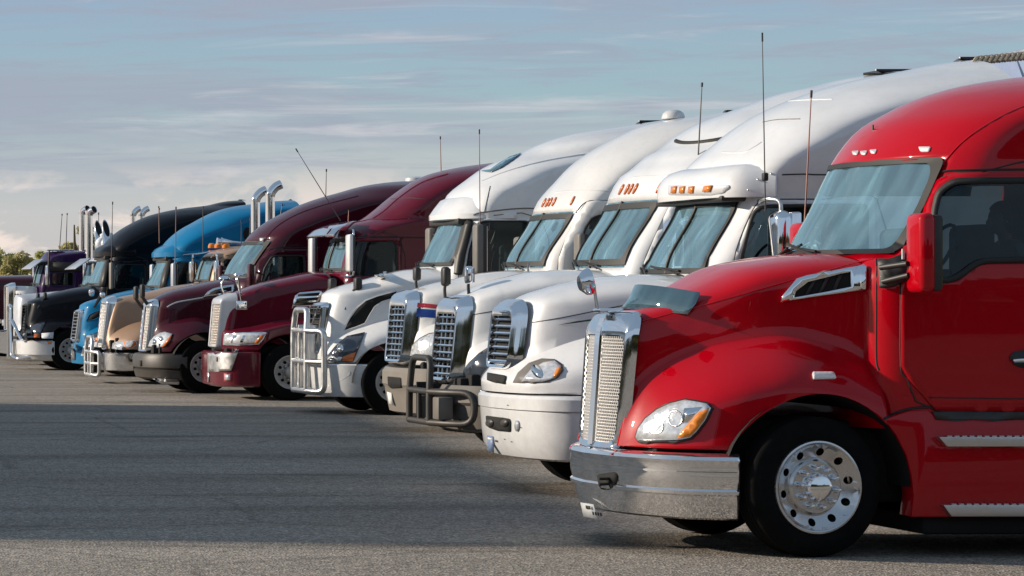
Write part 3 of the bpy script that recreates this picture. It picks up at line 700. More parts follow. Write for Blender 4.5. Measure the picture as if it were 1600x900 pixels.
def side_door(T, outline, win, m=None, gm='gasket', handle=None, off=.006, step=14, gw=None, seam=True, gl='sglass', only=None):
    """door panel with its window opening, seams, gasket and pane, traced on the cab side"""
    s_ = T.sc / 212; only = only or (T.cabi,); w2 = roundpoly(win, 10 * s_, 4)
    d = T.decal('door', outline, m, off, .012, holes=[w2], step=step * s_, only=only, mirror=False)
    gw = (gw or 5) * s_
    T.decal('window_gasket', offpoly(w2, gw * .9), M[gm], off + .010, .012, holes=[offpoly(w2, -gw * .5)], step=None, only=only, parent=d)
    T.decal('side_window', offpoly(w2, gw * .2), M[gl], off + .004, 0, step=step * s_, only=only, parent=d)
    if seam:
        o2 = [q for q in outline] + [outline[0]]
        for a, b in zip(o2, o2[1:]): pass
        T.line('door_seam', outline[:seam] if seam is not True else o2, .006, M['gasket'], only=None, parent=d, k=3, off=.004)
    return d
def mirror_side(T, objs):
    """the same part again on the truck's other side"""
    for o in objs:
        me = o.data.copy()
        for v in me.vertices: v.co.y = -v.co.y
        me.flip_normals(); c = bpy.data.objects.new(o.name.split('.')[0], me); C.objects.link(c); c.parent = T.root
        for md in o.modifiers: q = c.modifiers.new(md.name, md.type); q.thickness = md.thickness; q.offset = md.offset; q.material_offset = md.material_offset
        for ch in o.children:
            if ch.type == 'MESH':
                m2 = ch.data.copy()
                for v in m2.vertices: v.co.y = -v.co.y
                m2.flip_normals(); e = bpy.data.objects.new(ch.name.split('.')[0], m2); C.objects.link(e); e.parent = c
                for md in ch.modifiers: q = e.modifiers.new(md.name, md.type); q.thickness = md.thickness; q.offset = md.offset
def red_truck():
    T = Truck(1.0, 897, 'bright red sleeper truck with chrome mesh grille nearest the camera at the right'); m = M['red']
    ax = T.x(1279, -1.22)
    hood(T, m, front=[(960, 706), (964, 690), (984, 600), (998, 510), (1004, 500)], top=[(980, 490), (1010, 478), (1046, 465), (1090, 443), (1151, 414), (1190, 405), (1227, 399), (1290, 394), (1370, 392)], xb=T.x(1369, -1.0),
         wh=[(0, .45), (.3, .56), (.9, .78), (1.5, .93), (1.9, 1.0)], wf=[(0, .46), (.06, .56), (.18, .8), (.32, .97), (.5, 1.09), (.75, 1.17), (1.0, 1.205), (1.3, 1.215), (1.9, 1.2)],
         crest=[(985, 640), (1010, 612), (1040, 582), (1082, 557), (1157, 534), (1227, 525), (1313, 540), (1383, 572)], zb=[(0, .79), (1.0, .79)], arch=(ax, .52, .69), crownd=[(0, .1), (.5, .17), (1.8, .2)], n=2.6, fb=.42, yfront=-.45, fp=1.25, ks=30)
    xb = T.x(1860, -1.2)
    cab(T, m, [(1255, 402), (1290, 323), (1322, 256), (1333, 240), (1348, 221), (1370, 197), (1400, 177), (1440, 155), (1490, 138), (1540, 128), (1600, 120), (1700, 113), (1860, 108)], xb,
        W=[(.8, 1.195), (2.0, 1.2), (2.95, 1.16), (3.2, 1.17), (4, 1.17)], c0=.62, n=[(2.1, 4.5), (2.3, 1.75), (2.95, 1.75), (3.3, 2.0), (3.8, 2.1)], hc=.55, ws=(398, 257), jw=9, zb=.95, frame=.012, cuts=[[(1452, 288), (1800, 280), (1800, 408), (1530, 414), (1490, 442), (1452, 446)]], xs_step=.06)
    wiper(T, .25, .01, -.45, .12); wiper(T, -.35, .01, -.02, .10)
    d = side_door(T, [(1407, 470), (1407, 572), (1418, 592), (1461, 641), (1700, 644), (1700, 270), (1530, 270), (1490, 272), (1466, 282), (1452, 302), (1444, 330), (1425, 400), (1408, 430)],
                  [(1463, 330), (1470, 302), (1492, 286), (1540, 284), (1690, 283), (1690, 402), (1535, 406), (1517, 414), (1500, 428), (1484, 436), (1462, 437), (1460, 380)], m, gw=7)
    T.line('door_crease', [(1412, 618), (1420, 618)], .003, m)
    T.decal('door_sill_trim', [(1456, 643), (1800, 645), (1800, 656), (1461, 655)], M['plastic'], .004, .02, step=30)
    T.line('door_lower_seam', [(1449, 621), (1600, 623), (1700, 623)], .004, M['gasket'], off=.02, parent=d)
    T.decal('door_handle_recess', [(1574, 558), (1582, 549), (1612, 545), (1640, 546), (1640, 578), (1612, 578), (1584, 572)], M['plastic'], .02, .008, parent=d, rnd=4)
    T.decal('door_handle', [(1577, 561), (1640, 557), (1640, 567), (1579, 566)], M['chrome_clean'], .045, .02, parent=d)
    # roof seams
    T.line('cab_roof_seam', [(1453, 283), (1462, 272), (1476, 268), (1500, 266), (1600, 265), (1750, 265)], .009, M['gasket'], only=(T.cabi,), off=.002)
    T.line('roof_crease', [(1474, 256), (1500, 226), (1540, 196), (1600, 166), (1700, 138)], .008, m, only=(T.cabi,), off=-.001)
    for (a, b) in [(1337, 240), (1350, 240), (1365, 238)]:
        T.decal('marker_lamp', [(a - 5, b - 3), (a + 6, b - 4), (a + 3, b + 3), (a - 3, b + 3)], M['marker'], .002, .008, rnd=2)
    T.decal('marker_lamp', [(1436, 230), (1455, 230), (1452, 238), (1439, 238)], M['marker'], .002, .008, rnd=2)
    # cowl side: mirror bracket, triangular black trim
    T.decal('mirror_base', [(1374, 412), (1392, 408), (1420, 400), (1420, 436), (1398, 448), (1378, 451)], M['plastic'], .012, .04, rnd=4)
    x = T.x(1413, -1.3); 
    for p0, p1 in (((1376, 418), (1418, 412)), ((1380, 440), (1420, 430))):
        tube('mirror_arm', [T.p(*p0, -1.16), T.p(*p1, -1.36)], .022, M['plastic'], T.root, 8)
    tube('mirror_pivot', [T.p(1411, 405, -1.25), T.p(1411, 389, -1.25)], .012, M['alu'], T.root, 8)
    box_mirror(T, 1413, 333, 458, m, w=.27, d=.17, yi=-1.28, arms=False, fdx=.27)
    # hood vent with chrome surround
    vo_ = [(1219, 472), (1222, 462), (1244, 436), (1260, 431), (1352, 417), (1356, 419), (1356, 451), (1350, 453), (1270, 464)]
    v = T.decal('hood_vent', vo_, M['chrome_clean'], .004, .03, holes=[[(1240, 465), (1243, 455), (1262, 441), (1328, 426), (1329, 448), (1290, 456)]], step=12)
    T.decal('vent_slot', [(1236, 468), (1241, 452), (1262, 439), (1330, 424), (1331, 450), (1290, 458)], M['under'], .006, 0, step=16, parent=v)
    for k in range(3): T.decal('vent_louvre', [(1256 + 22 * k, 462 - 4 * k), (1262 + 22 * k, 461 - 4 * k), (1276 + 20 * k, 437 - 4 * k), (1270 + 20 * k, 438 - 4 * k)], M['plastic'], .01, .008, parent=v)
    T.decal('side_marker', [(1268, 583), (1301, 583), (1306, 593), (1270, 594)], M['marker'], .004, .016, rnd=3)
    T.line('hood_rear_seam', [(1369, 405), (1369, 480), (1369, 560), (1373, 578)], .007, M['gasket'], off=.0)
    T.line('hood_crease', [(1004, 502), (1060, 487), (1110, 474), (1204, 448), (1290, 423), (1364, 404)], .007, m, off=-.003)
    # headlight
    hl = [(997, 684), (1001, 671), (1012, 656), (1030, 642), (1052, 632), (1073, 627), (1106, 632), (1112, 638), (1103, 657), (1090, 674), (1080, 684), (1062, 688), (1000, 689)]
    h = T.decal('headlight', hl, M['clear'], .008, .02, step=9, mirror=True)
    T.decal('headlight_bezel', offpoly(hl, 3), M['gasket'], .004, .014, step=9, holes=[offpoly(hl, -1)], parent=h)
    T.decal('turn_signal', [(1061, 686), (1068, 674), (1076, 665), (1093, 645), (1110, 638), (1102, 656), (1090, 673), (1080, 683)], M['amber'], .024, .012, step=8, parent=h)
    for (a, b, rx, ry) in [(1028, 668, 13, 12), (1058, 655, 12, 13)]:
        T.decal('reflector_ring', [(a + rx * math.cos(k * .35), b + ry * math.sin(k * .35)) for k in range(18)], M['alu'], .026, .004, parent=h, holes=[[(a + rx * .8 * math.cos(k * .35), b + ry * .8 * math.sin(k * .35)) for k in range(18)]])
    T.decal('reflector', [(1072, 640), (1098, 637), (1078, 660), (1068, 662)], M['chrome_clean'], .026, .006, parent=h)
    # grille
    xt, xbm = .20, .13
    grille(T, .46, .50, .74, 1.80, lambda z: xbm + (xt - xbm) * (z - .74) + max(0, z - 1.6) ** 2 * 1.2, prow=.07, r=.17, band=.065, depth=.06, flare=.3, mesh=.03, post=True, band_top=.17, backm=M['plastic'])
    rbox('hood_nose_trim', .17, .36, -.09, .09, 1.80, 1.835, M['chrome_clean'], T.root, .015)
    prism('hood_lower_lip', [(.12, .725), (.75, .77), (.8, .80), (.16, .755)], -.5, .5, m, T.root, 'y')
    # bumper
    b = bumper(T, M['chrome'], [(.09, 0), (.14, .42), (.25, .75), (.42, 1.02), (.6, 1.14), (.83, 1.2)], [(.27, -.08), (.285, -.055), (.37, -.02), (.45, .0), (.462, .022), (.485, .024), (.5, .008), (.56, .022), (.63, .026), (.68, .02), (.695, .026), (.715, .03), (.74, .018), (.765, -.03), (.765, -.09)])
    T.decal('tow_opening', [(934, 741), (962, 737), (966, 744), (965, 752), (954, 765), (937, 763)], M['under'], .004, .004, rnd=5, only=(T.bumi,), parent=b)
    tube('tow_hook', [T.p(936, 748, -.45), T.p(952, 748, -.45), T.p(952, 756, -.45), T.p(936, 757, -.45)], .012, M['under'], b, 6)
    rbox('bumper_filler', .34, .85, -.72, .72, .5, .80, M['under'], T.root, .02)
    # hanging number plate
    pl = T.decal('number_plate', [(918, 786), (938, 789), (945, 812), (923, 808)], M['paper'], .06, .004, only=(T.bumi,), flat=True, tilt=(-1, -.25, .1), step=None, ydef=-.3)
    for k in range(3): T.decal('plate_lettering', [(922 + k * 4.5, 790 + k * .6), (925 + k * 4.5, 790.5 + k * .6), (926 + k * 4.5, 796 + k * .6), (923 + k * 4.5, 795.5 + k * .6)], M['ink'], .066, .001, only=(T.bumi,), flat=True, tilt=(-1, -.25, .1), parent=pl)
    for k in range(4): T.decal('plate_lettering', [(925 + k * 4, 799 + k * .6), (927.6 + k * 4, 799.5 + k * .6), (928.6 + k * 4, 805 + k * .6), (926 + k * 4, 804.5 + k * .6)], M['ink'], .066, .001, only=(T.bumi,), flat=True, tilt=(-1, -.25, .1), parent=pl)
    # side skirt with two steps, near and far
    def q(pts, y=-1.2): return [(T.x(a, y), T.z(b, y)) for a, b in pts]
    sk = q([(1381, 655), (1400, 680), (1416, 712), (1424, 745), (1427, 775), (1423, 808), (1880, 808), (1880, 648), (1460, 648), (1448, 640), (1420, 642)])
    for s_ in (-1, 1):
        k = prism('side_skirt', sk, s_ * 1.0, s_ * 1.205, m, T.root, 'y', r=.012)
        for (ya, yb_, x0) in ((682, 697, 1460), (788, 806, 1467)):
            st = prism('step', q([(x0, ya), (1880, ya), (1880, yb_), (x0 + 13, yb_)]), s_ * 1.19, s_ * 1.275, M['alu'], k, 'y', r=.004)
            V = []; F = []; x = T.x(x0 + 14, -1.2); zt = T.z(ya, -1.2)
            while x < T.x(1870, -1.2):
                a, f = boxd(x, x + .035, s_ * 1.2 if s_ > 0 else -1.265, s_ * 1.265 if s_ > 0 else -1.2, zt - .001, zt + .009); o = len(V); a = [(p[0] + (.02 if i % 4 > 1 else 0), p[1], p[2]) for i, p in enumerate(a)]; V += a; F += [tuple(i + o for i in g) for g in f]; x += .055
            tagm(mk('step_tread', V, F, M['alu'], st, 0), kind='stuff') if False else mk('step_tread', V, F, M['alu'], st, 0)
    T.line('skirt_seam', [(1494, 700), (1494, 785)], .004, M['gasket'])
    pa = [(ax + .69 * math.cos(a), 1.0, .52 + .69 * math.sin(a)) for a in [math.pi * k / 20 for k in range(21)]]
    V = [(x, s_ * 1.19, z) for s_ in (-1, 1) for (x, _, z) in pa]; n = len(pa); mk('wheel_well', V, [(i, i + 1, n + i + 1, n + i) for i in range(n - 1)], M['under'], T.root, 40)
    T.line('fender_seam', [(1381, 655), (1400, 645), (1425, 638), (1455, 636)], .01, M['gasket'], off=.0)
    fr = [(ax + .7 * math.cos(a), .52 + .7 * math.sin(a)) for a in [R(35 - k * 9) for k in range(8)]]
    # dark cab underside, tank fairing, chassis
    rbox('tank_fairing', T.x(1440, -1.1), T.x(1880, -1.1), -1.1, 1.1, .16, .31, M['under'], T.root, .05)
    under(T, .35, xb - T.x(897, 0) * 0 + 3.2, hw=.8)
    wheel(T, ax, -1, steer=9, kind='alloy'); wheel(T, ax, 1, steer=9)
    for dx in (0, 1.32):
        for s_ in (-1, 1): wheel(T, xb + .9 + dx, s_, kind='alloy', detail=False)
    under(T, xb, xb + 2.8, hw=.45, z0=.6, z1=.9)
    interior(T, T.x(1300, 0), T.x(1545, -.9), 2.15, 1.75)
    # bug deflector of smoked plastic
    gp = [(947, 484, -.1), (985, 446, .05), (1025, 447, -.2), (1046, 457, -.35), (1046, 468, -.5), (1030, 477, -.5)]
    P = []
    for k in range(33):
        a = -1 + 2 * k / 32; y = -.62 * a; x = .40 + .26 * a * a; P.append((x, -y, 1.79 + .04 * (1 - a * a)))
    V = [(x, y, z - .02 * 0) for x, y, z in P] + [(x + .07, y * .97, z + .085) for x, y, z in P] + [(x + .11, y * .94, z + .19 - .06 * abs(y) ** 2) for x, y, z in P]
    n = 33; F = [(k * n + i, k * n + i + 1, (k + 1) * n + i + 1, (k + 1) * n + i) for k in range(2) for i in range(n - 1)]
    df = mk('bug_deflector', V, F, M['vglass'], T.root, 60); solid(df, .004)
    # hood mirror on a chrome stalk (far side) 
    c = T.p(920, 440, .45); 
    hm = lathe('hood_mirror', [(0, -.09), (.05, -.075), (.085, -.03), (.09, .0), (.088, .012), (0, .014)], M['chrome_clean'], T.root, 24, 'x', loc=c); hm.scale = (1.1, .75, 1.2); hm.rotation_euler = (0, R(-10), R(12))
    tube('mirror_stalk', smoothpath([T.p(920, 440, .45), T.p(927, 442, .45), T.p(930, 460, .45), T.p(935, 492, .45)], 4), .013, M['chrome_clean'], T.root, 8)
    antenna(T, 1256, 372, 1268, 141, y=1.15)
    tube('antenna', [T.p(1364, 218, 0), T.p(1364, 195, 0)], .008, M['whipd'], T.root, 6)
    return T
T1 = red_truck()

# ------------------------------------------------------------------ the other trucks
def bullbar(T, m, xf, yc, zt, zm, zb, wing, mids=(), r=.04, zw=None, up=True, yt=None, plates=False):
    """centre frame between -yc and yc with a taller loop, and a swept wing each side"""
    yt = yt or yc * .9; zw = zw or zm
    o = tube('bull_bar', fillet([(xf, -yc, zb + .02), (xf, -yc, zm), (xf + .03, -yt, zt), (xf + .03, yt, zt), (xf, yc, zm), (xf, yc, zb + .02)], .14), r, m, T.root, 10)
    W = [(0, yc), (wing[0] * .3, yc + (wing[1] - yc) * .5), (wing[0], wing[1])]
    for s_ in (-1, 1):
        P = [(xf, s_ * yc * .98, zw)] + [(xf + dx, s_ * y, zw) for dx, y in W[1:]] + [(xf + dx, s_ * y, zb) for dx, y in W[:0:-1]] + [(xf, s_ * yc * .98, zb)]
        tube('bar_wing', fillet(P, .17), r, m, o, 10)
        for z in mids: tube('bar_rail', [(xf + dx, s_ * y, z) for dx, y in W], r * .85, m, o, 8)
    for z in [zm, zb] + list(mids): tube('bar_rail', [(xf, -yc, z), (xf, yc, z)], r * .9, m, o, 8)
    tube('bar_upright', [(xf, 0, zb), (xf, 0, zm)], r * .7, m, o, 8)
    for s_ in (-1, 1):
        rbox('bar_plate', xf + .03, xf + .3, s_ * yc * .55 - .02, s_ * yc * .55 + .02, zb + .05, zt - .25 if plates else zm + .1, m if plates else M['under'], o, .01)
    return o
def horn(T, a, l=.35, m='chrome_clean', d=(-1, 0, .05), r=.07):
    d = Vector(d).normalized(); a = Vector(a); o = tube('air_horn', [a + d * l * t for t in (0, .1, .5, .85, 1)], [r, r * .75, r * .35, r * .25, r * .3], M[m], T.root, 12); return o
def stack(T, px, ptop, pbase, y, dia, kind='curve', m='chrome_clean', dirx=1):
    x = T.x(px, y); zt, zb = T.z(ptop, y), T.z(pbase, y); r = dia / 2
    if kind == 'curve': P = [(x, y, zb), (x, y, zt - r * 4.2), (x, y, zt - r * 3.4), (x + r * .35, y, zt - r * 2.2), (x + r * 1.3, y, zt - r * 1.1), (x + r * 2.4, y, zt - r * .55)]
    elif kind == 'elbow': P = [(x, y, zb), (x, y, zt - r * 3.2), (x, y, zt - r * 2.6), (x + r * .4, y - r * .4, zt - r * 1.7), (x + r * 1.2, y - r * 1.5, zt - r * 1.1)]
    else: P = [(x, y, zb), (x, y, zt)]
    P = smoothpath(P, 4) if kind != 'cut' else P
    V, F = tubegeo(P, r, 20, False)
    if kind == 'cut':
        V = [Vector(v) for v in V]
        for v in V[20:]: v.z -= (v.x - x) * .9 - (v.y - y) * 2.2 + 2 * r
    o = mk('exhaust_stack', V, F, M[m], T.root, 50); solid(o, .006)
    n = len(V) - 20; c = sum((V[n + i] for i in range(20)), Vector()) / 20
    V2 = [c + (V[n + i] - c) * .93 - (Vector(P[-1]) - Vector(P[-2])).normalized() * .02 for i in range(20)]
    mk('stack_mouth', V2, [tuple(range(20))], M['under'], o, 0); return o
def hood_mirror(T, px, py, pyb, y, m='plastic', w=.13, h=.2, d=.09, stalk='plastic', both=True, tilt=0, rs=.02):
    x, z, zb = T.x(px, y), T.z(py, y), T.z(pyb, y)
    for s_ in ((1, -1) if both else (1,)):
        yy = y * s_
        o = rbox('hood_mirror', x - d / 2, x + d / 2, yy - w / 2, yy + w / 2, z - h / 2, z + h / 2, M[m], T.root, .04, 4)
        rbox('hood_mirror_glass', x + d / 2 - .002, x + d / 2 + .004, yy - w * .4, yy + w * .4, z - h * .4, z + h * .4, M['chrome_clean'], o, 0)
        tube('mirror_stalk', smoothpath([(x, yy, z - h * .4), (x - .01, yy, (z + zb) / 2), (x + tilt, yy * .97, zb)], 4), rs, M[stalk], o, 8)
def std(T, s):
    m = M[s['m']]; g = s.get; ax = T.x(s['wheel'], -1.22) if 'wheel' in s else s['wheelx']; T.ax = ax
    if 'hood' in s:
        xb = T.x(s['hood_rear'], -1.0); T.hxb = xb
        Z = lambda py, y=0: T.z(py, y)
        hood(T, m, s['front'], s['hood'], xb, g('wh', [(0, 0), (.02, .26), (.07, .44), (.16, .55), (.4, .66), (1.0, .82), (1.7, .98), (2.3, 1.05)]),
             g('wf', [(0, 0), (.02, .3), (.07, .52), (.15, .72), (.3, .90), (.5, 1.04), (.8, 1.15), (1.1, 1.19), (2, 1.19)]), s['crest'], g('zb', .85), (ax, .52, g('archr', .66)),
             g('crownd', [(0, .08), (.4, .2), (2, .26)]), g('hn', 2.3), g('fb', .45), yfront=g('yfront', 0), fp=g('fp', .9))
        n = 20; pa = [(ax + .66 * math.cos(a), .52 + .66 * math.sin(a)) for a in [math.pi * k / 20 for k in range(21)]]
        V = [(x, s_ * 1.14, z) for s_ in (-1, 1) for (x, z) in pa]; mk('wheel_well', V, [(i, i + 1, 21 + i + 1, 21 + i) for i in range(20)], M['under'], T.root, 40)
    if 'cab' in s:
        xk = T.x(s['back'], -1.1); T.xk = xk
        cab(T, m, s['cab'], xk, g('W', [(.8, 1.08), (2.9, 1.08), (3.15, 1.16), (4.5, 1.18)]), g('c0', .34), g('n', [(2.1, 4), (2.3, 2.4), (3.0, 2.4), (3.3, 2.2)]), g('hc', .5), s['ws'], g('jw', 8), .9, cuts=[offpoly(s['win'], 2)] if 'win' in s else (), divider=g('divider', False), frame=g('frame', .03), xs_step=.07)
        if 'win' in s:
            side_door(T, s['door'], s['win'], m, gw=g('gw', 5), seam=True, step=g('step', 16))
        interior(T, T.x(s['cab'][0][0], 0) + .15, T.x(s['cab'][0][0], 0) + 1.5, T.z(s['ws'][0]) - .03, T.z(s['ws'][0]) - .35)
        if g('wipers', True): wiper(T, .3, .02, -.3, .1); wiper(T, -.35, .02, -.8, .12)
        rbox('lower_cab', xb * .5 + .5 * ax + .35 if 'hood' in s else ax, xk, -1.12, 1.12, .4, 1.25, m, T.root, .06)
    if 'bplan' in s:
        bumper(T, M[g('bm', s['m'])], s['bplan'], s['bprof'], sharp=g('bsharp', 30))
    under(T, .3, T.xk + 2.6, hw=.78)
    rbox('nose_underside', .2, 1.0, -.68, .68, .42, .95, M['under'], T.root, .03)
    wheel(T, ax, -1, g('steer', 6), g('wk', 'steel'), inset=.02, detail=True); wheel(T, ax, 1, g('steer', 6), g('wk', 'steel'), inset=.02, detail=False)
    for dx in (0, 1.32):
        for s_ in (-1, 1): wheel(T, T.xk + .9 + dx, s_, kind='steel', detail=False)
BP = lambda L=.62, f=0: [(.08, 0), (.12 + f, .45), (.19 + f, .75), (.30 + f, 1.0), (.46 + f * .5, 1.14), (L, 1.19)]
def oval(cx, cy, rx, ry, n=12, sl=0): return [(cx + rx * math.cos(2 * math.pi * k / n) - sl * ry * math.sin(2 * math.pi * k / n), cy + ry * math.sin(2 * math.pi * k / n)) for k in range(n)]

def truck2():
    T = Truck(1.295, 757, 'white sleeper truck with green hood stripe and oval headlight beside the bright red truck')
    std(T, dict(m='white', wheelx=1.32, hood_rear=1122, front=[(766, 611), (764, 596), (774, 578), (796, 550), (801, 500), (804, 486), (808, 478)], hood=[(800, 479), (815, 472), (850, 456), (900, 442), (960, 432), (1020, 428), (1085, 430), (1125, 433)],
        crest=[(800, 590), (815, 572), (847, 552), (900, 532), (960, 518), (1040, 512)], zb=.98, fb=.35,
        cab=[(1041, 430), (1091, 318), (1096, 290), (1100, 264), (1116, 242), (1129, 230), (1160, 202), (1200, 175), (1260, 148), (1330, 127), (1400, 113), (1480, 98), (1573, 89)], back=1580, ws=(428, 317), jw=7, divider=True, frame=.02,
        W=[(.8, 1.06), (2.88, 1.06), (3.1, 1.15), (3.4, 1.19), (4.5, 1.19)], hc=.6,
        door=[(1142, 440), (1150, 392), (1171, 339), (1184, 318), (1194, 312), (1290, 311), (1370, 311), (1370, 470), (1142, 470)], win=[(1152, 428), (1160, 397), (1177, 340), (1184, 328), (1200, 323), (1290, 322), (1352, 322), (1352, 430)],
        bplan=BP(.66), bprof=[(.33, -.14), (.35, -.08), (.45, -.02), (.6, .0), (.80, .015), (.815, .0), (.82, .03), (.93, .035), (.96, .01), (.968, -.05), (.968, -.12)]))
    b = T.root.children[-1]
    X = lambda z: T.x(778, 0) + (T.x(789, 0) - T.x(778, 0)) * (z - 1.2) / .62 - .04
    grille(T, .36, .37, 1.20, 1.84, X, prow=.03, r=.15, band=.045, flare=.5, depth=.11, slats=7, band_top=.11, slat_h=.03)
    T.decal('lower_air_slot', [(763, 583), (792, 588), (790, 600), (763, 595)], M['under'], .012, .004, rnd=2, step=4)
    T.decal('emblem', oval(787, 487, 5, 1.5), M['chrome_clean'], .01, .004)
    hl = [(802, 598), (810, 583), (827, 568), (847, 561), (867, 562), (879, 570), (881, 579), (873, 590), (857, 598), (817, 599)]
    h = T.decal('headlight_bezel', hl, M['gplastic'], .004, .006, step=8, mirror=True)
    T.decal('headlight', [(817, 597), (830, 581), (850, 569), (868, 566), (878, 574), (877, 582), (868, 592), (850, 597)], M['clear'], .016, .008, step=7, parent=h)
    T.decal('turn_signal', [(866, 591), (870, 581), (877, 574), (879, 580), (874, 588)], M['amber'], .028, .006, step=6, parent=h)
    T.decal('reflector', oval(841, 583, 8, 10, 12, -.4), M['chrome_clean'], .027, .003, parent=h)
    T.line('hood_seam', [(832, 504), (880, 496), (935, 485), (1010, 470)], .005, M['gasket'])
    T.decal('green_pinstripe', [(871, 508), (900, 502), (926, 498.5), (928, 500.5), (900, 504.5)], M['stripe_green'], .004, 0, step=8)
    T.decal('bumper_air_opening', [(760, 649), (797, 654), (799, 658), (799, 675), (778, 673), (764, 668), (761, 660)], M['under'], .006, .003, rnd=3, only=(T.bumi,), step=8)
    for a in (767, 790): T.decal('tow_pocket', oval(a, 661, 6, 6), M['plastic'], .012, .006, only=(T.bumi,))
    T.decal('fog_lamp', oval(809, 665, 3.5, 9), M['clear'], .006, .008, only=(T.bumi,))
    p = T.decal('toll_tag', [(769, 680), (779, 682), (779, 707), (770, 704)], M['blueplate'], .05, .006, only=(T.bumi,), flat=True, tilt=(-1, -.2, 0)); T.decal('tag_label', [(770.5, 683), (777.5, 685), (777.5, 688), (770.5, 686)], M['paper'], .058, .001, only=(T.bumi,), flat=True, tilt=(-1, -.2, 0), parent=p)
    for a, b_ in ((789, 661 + 25), (800, 690), (815, 668), (794, 633)): T.decal('stone_chip', oval(a, b_, .9, .9, 6), M['plastic'], .007, .001, only=(T.bumi,))
    # sun visor cap over the windshield with orange lamps
    xv = T.x(1066, 0)
    v = bumper(T, M['white'], [(xv, 0), (xv + .0, .5), (xv + .05, .8), (xv + .17, 1.0), (xv + .38, 1.1), (T.x(1214, -1.15), 1.15)], [(2.875, -.02), (2.88, .01), (2.93, .02), (3.03, .01), (3.11, -.03), (3.17, -.10), (3.205, -.2), (3.215, -.42)], name='sun_visor')
    rbox('visor_shade', xv + .05, xv + .4, -.9, .9, 2.84, 2.90, M['plastic'], v, .02)
    for a in (1055, 1068, 1082): T.decal('marker_lamp', [(a - 3, 292), (a + 4.5, 291), (a + 2.5, 302), (a - 4, 302)], M['amber'], .004, .02, only=(T.lasti,), parent=v)
    T.decal('marker_lamp', [(1103, 291), (1115, 290), (1111, 300), (1100, 300)], M['amber'], .004, .02, only=(T.lasti,), parent=v)
    T.decal('visor_lamp_pod', [(1044, 290), (1100, 288), (1140, 289), (1141, 294), (1130, 302), (1110, 305), (1045, 305)], M['white'], .002, .006, only=(T.lasti,), parent=v, step=9, rnd=3)
    for a, b_ in ((1184, 281), (1205, 272), (1169, 297)): T.decal('visor_bolt', oval(a, b_, 1.6, 1.6, 8), M['alu'], .004, .01, only=(T.lasti,), parent=v)
    T.line('roof_seam', [(1222, 273), (1260, 272), (1300, 273), (1560, 273)], .007, M['gasket'], off=.0)
    T.line('roof_seam', [(1292, 275), (1292, 311)], .004, M['gasket'])
    T.line('roof_rib', [(1128, 238), (1160, 238), (1178, 230), (1190, 222)], .012, M['white'], off=-.004)
    T.line('roof_seam', [(1192, 191), (1215, 187), (1250, 186)], .006, M['gplastic']); T.line('roof_seam', [(1232, 158), (1260, 156), (1300, 155)], .006, M['white'])
    T.line('cowl_seam', [(1122, 432), (1124, 438), (1126, 446)], .006, M['gasket'])
    box_mirror(T, 1195, 329, 424, M['chrome_clean'], w=.30, d=.24, yi=-1.25, r=.09, arms=False, mback='chrome_clean')
    for s_ in (-1, 1): tube('mirror_arm', fillet([(T.x(1196, -1.2), s_ * 1.06, 2.83), (T.x(1196, -1.2), s_ * 1.22, 2.86), (T.x(1205, -1.2) + .03, s_ * 1.36, 2.84), (T.x(1205, -1.2) + .03, s_ * 1.36, 2.7)], .08), .02, M['alu'], T.root, 8)
    antenna(T, 1196, 330, 1191, 51, y=-1.36, r=.006, m='whipd'); rbox('antenna_coil', T.x(1191, -1.36), T.x(1199, -1.36), -1.40, -1.33, T.z(283, -1.36), T.z(270, -1.36), M['gasket'], T.root, .015)
    # hood mirror seen over the red truck's nose
    # rear roof: twisted strip and corrugated trailer front
    z = T.z(89, 0)
    for k in range(13):
        x = T.x(1487 + k * 8.2, 0); zz = T.z(94 - .75 * k, -.3) - .02; tube('rolled_strap', [(x, -.45, zz - .03), (x + .06, -.4, zz + .03), (x + .16, -.3, zz + .05), (x + .2, -.2, zz)], .018, M['plush'], T.root, 6)
    return T
def cascadia(T, s, gr, lamps, hl, band, extra=None, dark=False):
    std(T, s)
    z0, z1, c0, c1, hw = gr; X = lambda z: T.x(c0, 0) + (T.x(c1, 0) - T.x(c0, 0)) * (z - z0) / (z1 - z0) - .06
    grille(T, hw, hw * 1.03, z0, z1, X, prow=.03, r=.13, band=.06, depth=.16, slats=9, band_top=.17, slat_h=.03, vbars=3)
    for (a, b) in lamps: T.decal('marker_lamp', oval(a, b, 1.5 * T.sc / 130, 8.5 * T.sc / 130, 10, .5), M['redlens'], .004, .012)
    h = T.decal('headlight', hl, M['dlens' if dark else 'clear'], .012, .01, step=6, mirror=True); T.decal('headlight_bezel', offpoly(hl, 2), M['gasket'], .004, .008, step=6, holes=[offpoly(hl, -.5)], parent=h)
def clutter(T, items):
    gp = T.gp
    for (a_, b_, w_, h_, mm) in items:
        p = Vector(gp(a_, b_, -.12)); V = []; F = []; n = 7
        for i in range(n):
            for j in range(n): V.append((p.x + .05 * math.sin(i * 1.9 + j) * .5 + j * h_ / n * .4, p.y + (i / n - .5) * w_ + .01 * math.sin(j * 3.1), p.z + (j / n) * h_ + .025 * math.sin(i * 2.3 + j * 1.7)))
        F = [(i * n + j, i * n + j + 1, (i + 1) * n + j + 1, (i + 1) * n + j) for i in range(n - 1) for j in range(n - 1)]
        solid(mk('dashboard_clutter', V, F, M[mm], T.root, 60), .006)
